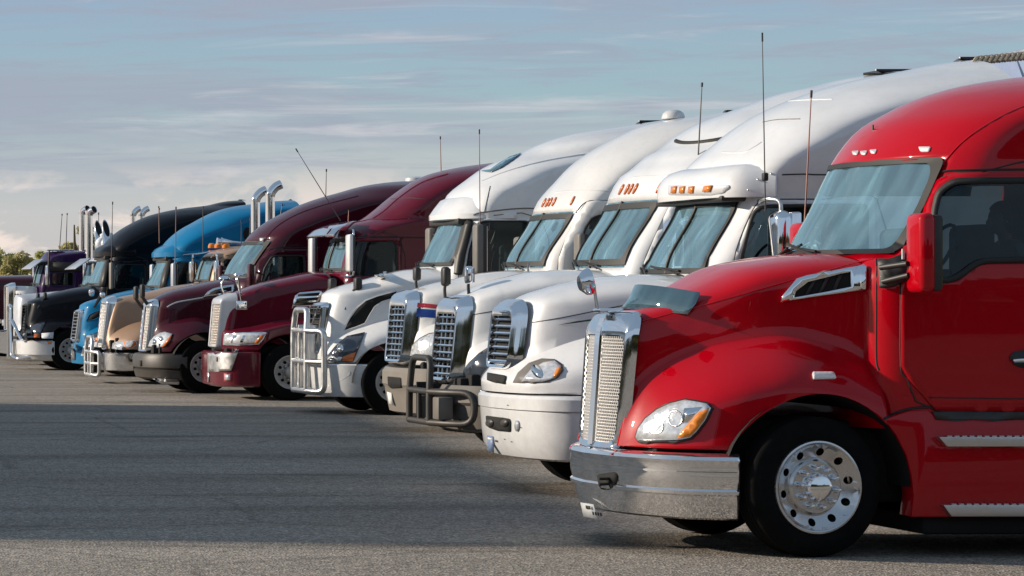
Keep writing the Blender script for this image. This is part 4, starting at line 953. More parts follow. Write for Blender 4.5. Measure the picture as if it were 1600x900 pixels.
def truck3():
    T = Truck(1.59, 668, 'white sleeper truck with black bull bar on its grey bumper')
    cascadia(T, dict(m='white', wheelx=1.3, hood_rear=985, front=[(704, 606), (699, 598), (701, 560), (706, 510), (709, 478), (714, 467)], hood=[(714, 468), (728, 461), (751, 450), (770, 442), (811, 431), (845, 424), (900, 421), (990, 422)],
        crest=[(722, 590), (735, 562), (752, 548), (790, 530), (850, 515), (900, 508)], zb=.86, fb=.35,
        cab=[(922, 420), (973, 317), (979, 295), (987, 276), (1008, 258), (1022, 243), (1047, 230), (1058, 219), (1079, 203), (1107, 188), (1136, 177), (1182, 160), (1218, 147), (1271, 135), (1320, 123), (1400, 112), (1480, 108)], back=1430, ws=(419, 315), jw=8, divider=True, frame=.035, gw=6,
        W=[(.8, 1.1), (2.9, 1.1), (3.15, 1.16), (4.5, 1.18)], hc=.55,
        door=[(1004, 440), (1006, 410), (1022, 372), (1047, 320), (1056, 314), (1100, 314), (1150, 314), (1150, 460), (1004, 460)], win=[(1040, 430), (1048, 392), (1063, 352), (1080, 340), (1120, 338), (1140, 338), (1140, 430)],
        bm='gplastic', bplan=BP(.66), bprof=[(.30, -.2), (.33, -.1), (.5, -.02), (.62, .0), (.66, .05), (.8, .05), (.86, .0), (.86, -.1)]),
        (.88, 1.88, 692, 704, .44), [(971.6, 296.4), (980.4, 296), (986.5, 295.6), (993.6, 295), (1030, 294)], [(722, 593), (727, 578), (736, 567), (750, 554), (768, 543), (790, 536), (800, 545), (795, 570), (775, 586), (745, 591)], None, dark=True)
    xf = -.10; b = bullbar(T, M['plastic'], xf, .44, T.z(560, -.4), T.z(612, -.44), T.z(660, -.44), (.36, 1.06), r=.042)
    rbox('bar_gusset', xf + .02, xf + .2, -.75, -.5, .45, .72, M['gplastic'], b, .02); rbox('bar_gusset', xf + .02, xf + .2, .0, .2, .45, .72, M['gplastic'], b, .02)
    T.line('roof_gap', [(1056, 220), (1066, 223), (1085, 223), (1110, 220), (1139, 215)], .028, M['gasket'], off=-.005)
    T.line('roof_ledge', [(990, 277), (1020, 275), (1060, 274), (1100, 274)], .012, M['white'], off=-.004)
    T.decal('roof_vent', [(1349, 119), (1370, 114), (1401, 112.5), (1403, 117)], M['plastic'], .01, .03)
    T.line('hood_seam', [(738, 492), (760, 488), (790, 483)], .005, M['gasket'])
    antenna(T, 1090, 262, 1097, 129, y=-.9, r=.009, m='whipd')
    hood_mirror(T, 696, 432, 474, .55, both=False, w=.16, h=.24); hood_mirror(T, 733, 430, 462, -.2, m='chrome_clean', both=False, w=.15, h=.22)
    o = tube('hood_ornament_mast', [T.p(824, 462, .2), T.p(826, 410, .2)], .014, M['chrome_clean'], T.root, 8)
    tube('mast_brace', [T.p(836, 460, .2), T.p(827, 440, .2)], .01, M['chrome_clean'], o, 6); rbox('mast_clamp', T.x(820, .2), T.x(832, .2), .17, .23, T.z(430, .2), T.z(424, .2), M['chrome'], o, .01)
    return T
def truck4():
    T = Truck(1.885, 604, 'white sleeper truck with red and blue hood stripe and taupe bumper')
    cascadia(T, dict(m='white2', wheelx=1.3, hood_rear=860, front=[(626, 572), (622, 562), (624, 540), (628, 500), (631, 472), (636, 461)], hood=[(636, 460), (657, 452), (687, 442), (713, 437), (751, 428), (789, 423), (830, 421), (860, 421)],
        crest=[(640, 552), (652, 530), (670, 518), (700, 504), (760, 492)], zb=.93, fb=.35,
        cab=[(806, 421), (850, 335), (856, 316), (866, 300), (880, 284), (901, 260), (923, 241), (951, 223), (980, 208), (1004, 197), (1040, 188), (1075, 183), (1110, 178), (1180, 172)], back=1180, ws=(420, 333), jw=8, divider=True, frame=.035, gw=5,
        W=[(.8, 1.1), (2.9, 1.1), (3.15, 1.17), (4.5, 1.19)], hc=.6,
        door=[(871, 440), (873, 405), (885, 372), (903, 335), (918, 316), (930, 313.5), (966, 313.5), (1030, 313.5), (1030, 450), (871, 450)], win=[(904, 430), (908, 380), (914, 358), (924, 342), (936, 337), (1000, 337), (1000, 430)],
        bm='taupe', bplan=BP(.66), bprof=[(.24, -.12), (.27, -.05), (.5, .0), (.62, .02), (.66, .05), (.84, .05), (.9, .0), (.9, -.1)]),
        (.96, 1.945, 617, 627, .44), [(850.5, 317), (856, 317), (860.5, 316), (866.5, 315.6), (895, 314)], [(641, 556), (645, 541), (657, 530), (672, 523), (695, 520), (712, 530), (700, 550), (670, 560)], None)
    T.decal('red_stripe', [(652.5, 473), (670, 474.5), (700, 478), (700, 484), (670, 481), (651.6, 479.6)], M['stripe_red'], .004, 0, step=7); T.decal('blue_stripe', [(651.6, 482), (670, 483.3), (700, 486.5), (700, 498), (670, 496), (650, 494.6)], M['stripe_blue'], .004, 0, step=7)
    T.decal('bumper_opening', [(606, 588), (627, 590), (628, 606), (612, 607), (607, 602)], M['under'], .008, .004, only=(T.bumi,), rnd=2, step=3)
    T.decal('number_plate', [(609, 612), (616, 614), (618, 633), (612, 630)], M['paper'], .04, .004, only=(T.bumi,), flat=True, tilt=(-1, -.2, 0))
    box_mirror(T, 895, 364, 424, M['gplastic'], w=.25, d=.14, yi=-1.25, both=True)
    T.line('brow_seam', [(900, 333), (908, 322), (920, 314.5), (940, 313.5), (966, 313.5)], .009, M['gasket'], off=0); T.line('roof_ledge', [(868, 300), (900, 298), (940, 298), (980, 299)], .012, M['white2'], off=-.004)
    d = lathe('satellite_dome', [(.40, 0), (.40, .08), (.36, .2), (.26, .29), (.12, .33), (0, .34)], M['white'], T.root, 24, 'z', loc=T.p(1052, 186, .1)); d.scale = (.4, .4, .4)
    hood_mirror(T, 651, 428, 452, .3, both=False, w=.16, h=.2); 
    return T
def volvo_extras(T, vent, blade, hl, amb, ped, cap, capprof, px=(0, 0), vm='under', dark=True, m=None, caps=None):
    if vent: 
        v = T.decal('hood_vent', vent, M[vm], .006, .006, step=8, mirror=True); T.decal('vent_frame', offpoly(vent, 1.2 * T.sc / 97), m, .004, .012, step=8, holes=[offpoly(vent, -.3)], parent=v)
    h = T.decal('headlight', hl, M['dlens' if dark else 'clear'], .01, .01, step=6, mirror=True)
    T.decal('turn_signal', amb, M['redlens'], .024, .006, parent=h)
    if cap:
        v = bumper(T, m, cap, capprof, name='sun_visor'); rbox('visor_shade', cap[0][0] + .1, cap[0][0] + .5, -.85, .85, capprof[0][0] - .07, capprof[0][0] + .03, M['plastic'], v, .02)
def truck5():
    T = Truck(2.18, 478, 'white sleeper truck with silver bull bar and black hood vent')
    std(T, dict(m='white', wheel=617, hood_rear=716, steer=4, front=[(486, 566), (486, 553), (494, 520), (499, 490), (502, 476), (506, 467)], hood=[(502, 466), (512, 459), (529, 450), (574, 437), (616, 426), (640, 421), (680, 418), (716, 417)],
        crest=[(510, 556), (525, 535), (545, 521), (570, 511), (606, 500), (660, 492)], zb=.84, fb=.3, fp=.7,
        cab=[(668, 419), (697, 345), (700, 325), (708, 303), (718, 293), (736, 279), (753, 266), (777, 253), (797, 246), (816, 239), (840, 227), (873, 215), (907, 207), (960, 199), (1035, 188)], back=1035, ws=(417, 346), jw=8, frame=.025, gw=4,
        W=[(.8, 1.12), (3.1, 1.12), (3.3, 1.17), (4.9, 1.19)], hc=.7, c0=.45, n=[(2.3, 4), (2.5, 2.2), (3.1, 2.2), (3.5, 2.2)],
        door=[(716, 440), (718, 412), (735, 350), (742, 341), (845, 341), (845, 450), (716, 450)], win=[(728, 430), (735, 390), (748, 350), (756, 346), (822, 346), (833, 354), (833, 430)],
        bplan=[(0, 0), (.06, .5), (.2, .8), (.4, 1.02), (.65, 1.14), (.84, 1.19)], bprof=[(.28, -.1), (.29, -.04), (.4, .0), (.7, .02), (.80, .03), (.82, .0), (.82, -.08)]))
    X = lambda z: T.x(487, 0) + (T.x(495, 0) - T.x(487, 0)) * (z - .97) / .8 - .05
    g = grille(T, .36, .40, .98, 1.78, X, prow=.04, r=.05, band=.03, depth=.1, slats=9, slatm=M['alu'], slat_h=.012, m=M['chrome_clean'])
    tube('grille_diagonal', [(X(1.0) - .01, .34, 1.0), (X(1.38) - .01, 0, 1.38), (X(1.74) - .01, -.36, 1.74)], .014, M['chrome_clean'], g, 6)
    ring = [(X(1.38) - .02, .07 * math.cos(a), 1.38 + .07 * math.sin(a)) for a in [2 * math.pi * k / 20 for k in range(20)]]; tube('round_emblem', ring, .012, M['chrome_clean'], g, 6, closed=True)
    xv = T.x(683, 0)
    volvo_extras(T, [(538, 516), (547, 497), (560, 480), (572, 470), (590, 463), (620, 455), (616, 465), (597, 471), (585, 479), (577, 492), (570, 505), (555, 511)], None,
        [(507, 564), (513, 555), (528, 538), (543, 526), (571, 520), (563, 540), (552, 566)], [(537, 557), (557, 550), (552, 565), (535, 564)], None,
        [(xv, 0), (xv + .05, .6), (xv + .2, .9), (xv + .45, 1.08), (xv + .95, 1.17)], [(3.15, -.02), (3.17, .02), (3.25, .02), (3.37, -.06), (3.5, -.16), (3.56, -.3), (3.6, -.5)], m=M['white'])
    T.decal('headlight_reflector', [(511, 563), (518, 556), (536, 558), (533, 564)], M['clear'], .024, .004); T.decal('headlight_reflector', oval(533, 545, 5, 6), M['chrome_clean'], .024, .004)
    T.line('bumper_seam', [(508, 567.5), (550, 568), (600, 568)], .012, M['gasket'], off=0); T.line('bumper_character_line', [(510, 582), (525, 596), (545, 586), (546, 580)], .006, M['white'], off=-.002)
    b = bullbar(T, M['alu'], -.10, .46, T.z(484, -.4), T.z(517, -.46), T.z(611, -.46), (.20, .84), mids=[T.z(565, -.46)], r=.05, plates=True)
    for y, c in ((.5, 519), (-.5, 0)):
        x, z = (T.x(519, .55), T.z(445, .55)) if y > 0 else (T.x(559, -.55), T.z(444, -.55))
        o = rbox('hood_mirror', x - .06, x + .06, (y * 1.1) - .09, (y * 1.1) + .09, z - .11, z + .11, M['plastic'], T.root, .04, 3)
        tube('mirror_bracket', [(x, y * 1.1, z - .05), (x - .12, y * 1.15, z - .2), (x - .22, y * 1.2, z - .42)], [.05, .045, .02], M['plastic'], o, 8)
    T.decal('pillar_deflector', [(711, 430), (714, 400), (727, 352), (736, 344), (741, 348), (730, 392), (722, 430)], M['plastic'], .02, .05, rnd=3)
    box_mirror(T, 737, 350, 428, M['gplastic'], w=.26, d=.18, yi=-1.25, arms=2); antenna(T, 750, 352, 749, 202, y=-1.3, r=.008)
    T.decal('roof_skylight', [(753, 268), (767, 266), (781, 256), (797, 246.5), (815, 240.5), (800, 252), (782, 264), (768, 270)], M['wglass'], .02, .004, step=5); T.decal('skylight_backing', [(753, 268), (767, 266), (781, 256), (797, 246.5), (815, 240.5), (800, 252), (782, 264), (768, 270)], M['blueplate'], .008, .004, step=5)
    T.line('roof_crease', [(753, 283), (790, 268), (840, 254), (887, 245), (923, 240), (980, 236)], .03, M['white'], off=-.012); T.line('roof_seam', [(757, 331), (766, 291)], .008, M['gasket'], off=0)
    T.line('roof_lower_edge', [(740, 336), (753, 332), (807, 326), (850, 326), (900, 327)], .012, M['gplastic'], off=0)
    T.decal('hood_headlamp_mirror', oval(596, 431, 6, 4), M['chrome_clean'], .03, .05)
    return T
def truck6():
    T = Truck(2.48, 325, 'wine red sleeper truck with silver bumper plate, long rectangular headlight and striped sun visor')
    m = M['maroon']
    std(T, dict(m='maroon', wheel=455, archr=.69, hood_rear=520, steer=3, front=[(338, 545), (336, 535), (339, 510), (344, 480), (346, 468), (350, 462)], hood=[(350, 464), (365, 459), (383, 452), (408, 443), (456, 431), (486, 425), (500, 424), (520, 428)],
        crest=[(352, 519), (375, 515), (400, 511), (425, 505), (450, 500), (480, 498)], zb=.9, fb=.12, fp=.5,
        wh=[(0, 0), (.03, .38), (.1, .46), (.4, .55), (1.0, .7), (1.7, .85), (2.4, .98)], wf=[(0, 0), (.03, .42), (.1, .62), (.22, .85), (.42, 1.05), (.65, 1.16), (1, 1.19)], crownd=[(0, .1), (1, .16), (2, .2)],
        cab=[(513, 426), (527, 373), (534, 360), (545, 350), (562, 345), (590, 327), (611, 310), (643, 287), (667, 274), (690, 267), (720, 261), (765, 255), (850, 247)], back=850, ws=(425, 373), jw=8, frame=.03, gw=4, divider=True,
        W=[(.8, 1.06), (2.9, 1.06), (3.2, 1.12), (4.5, 1.18)], hc=.5,
        door=[(530, 450), (536, 410), (545, 378), (550, 371), (624, 371), (624, 470), (530, 470)], win=[(548, 432), (553, 378), (612, 377), (619, 383), (619, 430)],
        bplan=[(0, 0), (.02, .55), (.08, .85), (.25, 1.08), (.5, 1.17), (.72, 1.19)], bprof=[(.24, -.06), (.27, .0), (.55, .01), (.87, .01), (.89, -.02), (.89, -.1)]))
    X = lambda z: T.x(336, 0) + (T.x(343, 0) - T.x(336, 0)) * (z - .95) / .93 - .07
    grille(T, .38, .42, .95, 1.88, X, prow=.03, r=.08, band=.05, depth=.26, m=M['silver'], mesh=.06, band_top=.12, backm=M['tan'])
    b = T.decal('bumper_plate', [(326, 552), (335, 551), (338, 554), (350, 549), (373, 546), (368, 562), (362, 579), (326, 581)], M['alu'], .012, .01, only=(T.bumi,), step=4)
    T.decal('tow_slot', [(340, 558), (342, 558), (342, 565), (340, 565)], M['under'], .022, .002, only=(T.bumi,), parent=b)
    T.decal('fog_lamp', [(352, 585), (360, 585), (360, 594), (352, 594)], M['clear'], .008, .01, only=(T.bumi,)); T.decal('fog_surround', [(350, 583), (362, 583), (362, 596), (350, 596)], M['stripe_red'], .003, .004, only=(T.bumi,))
    T.decal('bumper_corner_strip', [(324.5, 582), (327.5, 582), (327.5, 597), (325, 597)], M['alu'], .01, .004, only=(T.bumi,))
    hl = [(352, 523), (380, 521), (416, 521), (410, 530), (404, 537), (375, 538.5), (350, 538.5)]
    h = T.decal('headlight', hl, M['clear'], .012, .012, step=7, mirror=True); T.decal('headlight_bezel', offpoly(hl, 1.6), M['chrome_clean'], .004, .012, step=7, holes=[offpoly(hl, -.4)], parent=h)
    T.decal('turn_signal', [(407, 524), (415, 522), (410, 530), (404, 536), (398, 536)], M['redlens'], .026, .005, parent=h); T.decal('reflector', [(366, 525), (384, 524), (380, 535), (362, 536)], M['chrome_clean'], .026, .003, parent=h)
    vp = [(456, 482), (461, 462), (468, 457), (501, 454), (506, 459), (497, 472), (492, 483)]
    v = T.decal('side_vent', vp, M['chrome_clean'], .006, .03, step=8)
    for k in range(3): T.decal('vent_slot', [(465 - k * 2.5, 463 + k * 7.2), (466 - k * 2.5, 459.5 + k * 7.2), (500 - k * 2, 457 + k * 7.2), (498 - k * 2.5, 462 + k * 7.2)], M['under'], .038, .003, parent=v)
    xv = T.x(516, 0) - .32
    v = bumper(T, M['chrome'], [(xv, 0), (xv + .02, .5), (xv + .06, .8), (xv + .14, 1.0)], [(T.z(372, 0), 0), (T.z(368, 0), .0), (T.z(360, 0), -.1), (T.z(353, 0), -.28), (T.z(347, 0), -.52)], name='sun_visor')
    T.decal('visor_stripe', [(506, 356), (520, 351), (530, 350), (517, 359), (511, 366)], m, .004, .004, only=(T.lasti,), parent=v); T.decal('visor_stripe', [(528, 360), (545, 348), (556, 346), (542, 360)], m, .004, .004, only=(T.lasti,), parent=v)
    T.line('cab_seam', [(559, 370), (620, 370.5), (676, 371.8)], .012, M['gasket'], off=0); T.line('sleeper_seam', [(627, 372), (627, 423)], .008, M['gasket'], off=0); T.line('roof_seam', [(611, 311), (640, 309), (680, 313)], .007, M['gasket'], off=0)
    T.line('roof_rib', [(582, 342), (600, 330), (625, 308), (660, 285), (700, 272)], .025, m, off=-.01); T.line('cab_roof_edge', [(552, 349), (580, 342.5), (600, 343), (640, 341)], .02, m, off=-.008)
    box_mirror(T, 539, 366, 425, M['white'], w=.3, d=.12, yi=-1.3, r=.08, arms=False); T.decal
    for s_ in (-1, 1):
        x = T.x(545, -1.3); tube('mirror_arm', fillet([(x + .1, s_ * 1.02, T.z(359, -1.2)), (x + .05, s_ * 1.45, T.z(360, -1.4)), (x + .05, s_ * 1.45, T.z(432, -1.4)), (x, s_ * 1.05, T.z(432, -1.3))], .1), .02, M['chrome_clean'], T.root, 8)
    for a, b_, y in ((350, 435, .5), (374, 429, -.35)):
        c = T.p(a, b_, y); o = lathe('hood_mirror', [(0, -.05), (.06, -.04), (.1, -.01), (.105, .01), (0, .02)], M['chrome_clean'], T.root, 20, 'z', loc=c); o.scale = (1.1, 1.1, -1.0)
        tube('mirror_stalk', smoothpath([c, c + Vector((-.05, 0, -.15)), c + Vector((.08, 0, -.45))], 4), .015, M['chrome_clean'], T.root, 6)
    rbox('square_mirror', T.x(368, -.6), T.x(384, -.6) , -.72, -.55, T.z(484, -.6), T.z(470, -.6), M['chrome_clean'], T.root, .015); tube('mirror_stalk', smoothpath([T.p(377, 470, -.6), T.p(374, 450, -.5), T.p(372, 434, -.4)], 4), .014, M['plastic'], T.root, 6)
    antenna(T, 532, 345, 462, 232, y=-1.0, r=.008, m='whipd'); antenna(T, 544, 350, 545, 328, y=.2, r=.01); antenna(T, 690, 305, 688, 213, y=.6, r=.009)
    return T
def truck7():
    T = Truck(2.66, 214, 'dark maroon sleeper truck with black plastic bumper and chrome edged hood vent')
    m = M['dmaroon']
    std(T, dict(m='dmaroon', wheel=322, archr=.68, hood_rear=372, steer=3, front=[(228, 553), (226, 545), (228, 520), (232, 490), (234, 476), (238, 470)], hood=[(238, 471), (249, 463), (273, 453), (303, 446), (339, 438), (365, 435)],
        crest=[(235, 535), (245, 520), (262, 509), (285, 500), (310, 496), (335, 500)], zb=.8, fb=.42, yfront=0,
        cab=[(352, 437), (385, 377), (390, 371), (397, 363), (408, 354), (419, 346), (437, 336), (463, 323), (486, 314), (508, 307), (530, 301), (562, 292), (597, 286), (632, 283), (680, 281)], back=680, ws=(435, 377), jw=9, frame=.03, gw=6,
        W=[(.8, 1.15), (2.9, 1.13), (3.2, 1.17), (4.5, 1.18)], hc=.55, c0=.55, n=[(2.1, 4), (2.3, 1.9), (3.0, 1.9), (3.4, 2.1)],
        door=[(400, 450), (401, 430), (406, 411), (419, 393), (430, 389), (482, 389), (482, 470), (400, 470)], win=[(409, 441), (414, 420), (425, 402), (435, 400), (474, 400), (476, 441)],
        bm='plastic', bplan=[(0, 0), (.03, .45), (.12, .75), (.32, 1.02), (.55, 1.14), (.78, 1.2)], bprof=[(.26, -.1), (.3, -.02), (.44, .02), (.46, -.02), (.5, .03), (.68, .04), (.76, .0), (.78, -.1)]))
    X = lambda z: T.x(224, 0) + (T.x(232, 0) - T.x(224, 0)) * (z - .78) / 1.0 - .06
    grille(T, .42, .46, .78, 1.81, X, prow=.05, r=.12, band=.07, depth=.12, mesh=.07, post=True, band_top=.12, backm=M['alu'])
    hl = [(232, 541), (235, 533), (242, 526), (250, 521), (258, 519), (270, 522), (266, 533), (259, 541), (246, 544)]
    h = T.decal('headlight', hl, M['clear'], .012, .01, step=6, mirror=True); T.decal('turn_signal', [(254, 543), (262, 531), (270, 523), (266, 533), (260, 540)], M['redlens'], .024, .006, parent=h)
    for a, b_ in ((242, 534), (252, 530)): T.decal('reflector', oval(a, b_, 4, 4), M['chrome_clean'], .024, .003, parent=h)
    T.decal('hood_vent', [(318, 464), (325, 456), (333, 452), (350, 447.5), (366, 446), (366, 458), (350, 460)], M['chrome_clean'], .006, .02, step=6); T.decal('vent_slot', [(326, 461), (329, 457), (337, 454), (362, 449), (362, 455), (345, 458)], M['under'], .03, .003)
    T.line('hood_crease_line', [(261, 480), (275, 473), (295, 469), (318, 465)], .016, M['silver'], off=0)  # pale crease along the hood, drawn as a silver line
    T.decal('number_plate', [(219, 563), (222, 563), (222, 572), (219, 572)], M['under'], .01, .003, only=(T.bumi,)); T.decal('lower_valance', [(238, 591), (280, 592), (280, 601), (252, 600)], M['alu'], .008, .006, only=(T.bumi,), step=4)
    T.decal('marker_lamp', [(407, 373), (413, 373), (412, 377), (407, 377)], M['marker'], .004, .02)
    T.line('cab_seam', [(412, 388), (440, 387), (500, 387)], .01, M['gasket'], off=0); T.line('roof_crease', [(412, 378), (430, 356), (460, 337), (500, 322), (560, 306)], .02, m, off=-.006)
    box_mirror(T, 385, 412, 450, m, w=.24, d=.12, yi=-1.28, arms=2)
    for a, b_, y in ((212, 458, .3), (222, 455, -.15)):
        c = T.p(a, b_, y); o = rbox('hood_mirror', c.x - .04, c.x + .05, c.y - .1, c.y + .1, c.z - .14, c.z + .14, M['plastic'], T.root, .05, 4)
        tube('mirror_stalk', smoothpath([c - Vector((0, 0, .1)), c + Vector((.1, 0, -.25)), c + Vector((.32, 0, -.45))], 4), .035, M['plastic'], o, 8)
    for a, b_, y in ((349, 437, .9), ): lathe('fender_mirror', [(0, -.05), (.07, -.04), (.12, .0), (0, .03)], M['chrome_clean'], T.root, 20, 'z', loc=T.p(a, b_, y))
    antenna(T, 430, 392, 441, 318, y=1.0, r=.009, m='whipd'); antenna(T, 388, 420, 391, 340, y=.6, r=.009, m='whipd'); antenna(T, 508, 350, 510, 264, y=.3, r=.01, m='whipd')
    d = lathe('satellite_dome', [(.4, 0), (.38, .2), (.2, .3), (0, .33)], M['white'], T.root, 20, 'z', loc=T.p(650, 283, .2)); d.scale = (.55, .55, .3)
    return T
def truck8():
    T = Truck(2.93, 150, 'tan truck with chrome grille, silver bull bar and amber roof lamps')
    m = M['tan']
    std(T, dict(m='tan', wheelx=1.45, archr=.62, hood_rear=322, front=[(160, 549), (158, 540), (162, 510), (168, 485), (170, 476), (174, 469)], hood=[(174, 470), (190, 464), (220, 458), (240, 454), (266, 448), (302, 443), (322, 441)],
        crest=[(170, 540), (180, 526), (194, 514), (212, 505), (240, 498)], zb=.75, fb=.4,
        wh=[(0, 0), (.03, .40), (.1, .48), (.4, .55), (1.0, .7), (1.7, .85), (2.4, .98)], wf=[(0, 0), (.03, .44), (.1, .62), (.22, .85), (.42, 1.05), (.65, 1.16), (1, 1.19)],
        cab=[(310, 443), (322, 401), (335, 392), (348, 388), (360, 385), (384, 384), (430, 384)], back=400, ws=(441, 402), jw=7, frame=.03, gw=3, divider=True, hc=.2,
        W=[(.8, 1.02), (2.9, 1.02), (3.3, 1.05)], door=[(334, 470), (336, 420), (345, 403), (378, 402), (378, 470)], win=[(348, 440), (351, 406), (372, 406), (374, 440)],
        bm='chrome', bplan=[(0, 0), (.02, .55), (.08, .85), (.22, 1.08), (.4, 1.17), (.62, 1.19)], bprof=[(.28, -.05), (.3, .0), (.5, .02), (.66, .02), (.68, -.02), (.68, -.1)]))
    X = lambda z: T.x(160, 0) + (T.x(168, 0) - T.x(160, 0)) * (z - .72) / 1.1 - .1
    grille(T, .38, .40, .72, 1.85, X, prow=.04, r=.12, band=.07, depth=.18, slats=0, mesh=.08, post=False, band_top=.12, backm=M['alu'])
    hl = [(171, 544), (176, 537), (184, 534), (212, 532), (215, 538), (208, 544), (190, 547)]
    h = T.decal('headlight', hl, M['clear'], .012, .01, step=6); T.decal('turn_signal', [(194, 534.5), (212, 533), (214, 538), (208, 543), (196, 545)], M['redlens'], .024, .006, parent=h)
    bullbar(T, M['alu'], -.16, .40, T.z(527, -.4), T.z(550, -.4), T.z(586, -.4), (.12, .70), mids=[T.z(568, -.4)], r=.045)
    z = T.z(389, 0)
    for a in (331, 341, 353): o = lathe('roof_beacon', [(.2, 0), (.2, .06), (.14, .11), (0, .12)], M['amber'], T.root, 16, 'z', loc=T.p(a, 387.5, .2 - (a - 341) * .03)); o.scale = (.42, .42, .9)
    xv = T.x(317, 0) - .35
    bumper(T, M['chrome_clean'], [(xv, 0), (xv + .02, .5), (xv + .08, .9)], [(T.z(398, 0), 0), (T.z(397, 0), .0), (T.z(392, 0), -.35)], name='sun_visor')
    for a, y in ((339, .1), (346, -.1)): horn(T, T.p(a, 378, y), .5, d=(1, 0, -.05), r=.1)
    box_mirror(T, 333, 406, 440, M['chrome_clean'], w=.24, d=.12, yi=-1.25, r=.06, arms=False)
    for s_ in (-1, 1): tube('mirror_arm', fillet([(T.x(333, -1.2), s_ * 1.0, 2.75), (T.x(333, -1.2) + .05, s_ * 1.3, 2.85), (T.x(333, -1.2) + .06, s_ * 1.37, 2.65)], .08), .02, M['chrome_clean'], T.root, 8)
    stack(T, 399, 293, 470, .95, .2); stack(T, 422, 284, 470, -.75, .2)
    hood_mirror(T, 173, 466, 480, .4, m='chrome_clean', both=False, w=.1, h=.1)
    antenna(T, 377, 400, 377, 344, y=-1, r=.01, m='whipd'); antenna(T, 317, 395, 317, 322, y=.6, r=.01, m='whipd')
    return T
def truck9():
    T = Truck(3.2, 113, 'bright blue sleeper truck with slanting hood vent and smooth roof cap')
    m = M['blue']
    std(T, dict(m='blue', wheelx=1.25, hood_rear=262, front=[(119, 558), (117, 545), (119, 515), (122, 490), (125, 481)], hood=[(125, 480), (130, 476), (140, 471), (166, 464), (190, 457), (224, 451), (262, 450)],
        crest=[(125, 540), (135, 526), (150, 515), (170, 507), (200, 503)], zb=.6, fb=.3,
        cab=[(234, 452), (250, 405), (252, 392), (259, 381), (270, 369), (284, 358), (300, 349), (324, 336), (344, 328), (370, 322), (392, 319), (420, 315), (455, 313)], back=470, ws=(451, 406), jw=8, frame=.03, gw=3,
        W=[(.8, 1.12), (3.0, 1.12), (3.2, 1.17), (4.9, 1.19)], hc=.6, c0=.45, door=[(258, 470), (262, 430), (272, 406), (312, 405), (312, 470)], win=[(268, 448), (270, 425), (277, 410), (307, 410), (308, 448)],
        bplan=[(0, 0), (.06, .5), (.2, .8), (.4, 1.02), (.65, 1.14), (.84, 1.19)], bprof=[(.28, -.1), (.3, 0), (.6, .02), (.62, -.02)]))
    X = lambda z: T.x(117, 0) + (T.x(123, 0) - T.x(117, 0)) * (z - .8) / .75 - .08
    grille(T, .36, .38, .82, 1.56, X, prow=.04, r=.05, band=.05, depth=.08, slats=8, slatm=M['alu'], slat_h=.02)
    xv = T.x(242, 0)
    volvo_extras(T, [(135, 502), (140, 492), (150, 487), (162, 483), (160, 493), (148, 499)], None, [(140, 530), (146, 522), (156, 518), (160, 524), (158, 534)], [(150, 528), (157, 526), (156, 533), (149, 533)], None,
        [(xv, 0), (xv + .05, .6), (xv + .2, .9), (xv + .45, 1.08), (xv + .85, 1.17)], [(T.z(403), -.02), (T.z(402), .02), (T.z(395), .02), (T.z(389), -.06), (T.z(384), -.2), (T.z(381), -.4)], m=m)
    T.decal('white_bumper_panel', [(127, 556), (131, 541), (150, 534), (170, 534), (170, 558)], M['white'], .006, .008, step=6); T.decal('chrome_bumper_strip', [(112, 537), (118, 537), (118, 562), (113, 562)], M['chrome_clean'], .03, .01, step=5)
    o = rbox('hood_mirror', T.x(156, -.6), T.x(164, -.6), -.7, -.5, T.z(466, -.6), T.z(457, -.6), M['chrome_clean'], T.root, .04, 3); tube('mirror_bracket', [T.p(157, 464, -.6), T.p(147, 480, -.7)], [.05, .03], M['plastic'], o, 6)
    o = rbox('hood_mirror', T.x(139, .6), T.x(147, .6), .5, .7, T.z(463, .6), T.z(452, .6), M['chrome_clean'], T.root, .04, 3)
    T.decal('pillar_deflector', [(252, 452), (256, 430), (265, 408), (271, 406), (262, 440), (260, 452)], M['plastic'], .02, .05)
    box_mirror(T, 266, 411, 452, M['silver'], w=.25, d=.13, yi=-1.25, arms=2); antenna(T, 274, 412, 275, 323, y=-1.3, r=.011); antenna(T, 249, 380, 248, 322, y=.9, r=.011)
    T.decal('roof_side_window', oval(386, 366, 6, 11), M['under'], .006, .01); T.decal('roof_panel', [(438, 322), (445, 320), (446, 334), (440, 336)], M['stripe_blue'], .006, .01)
    return T
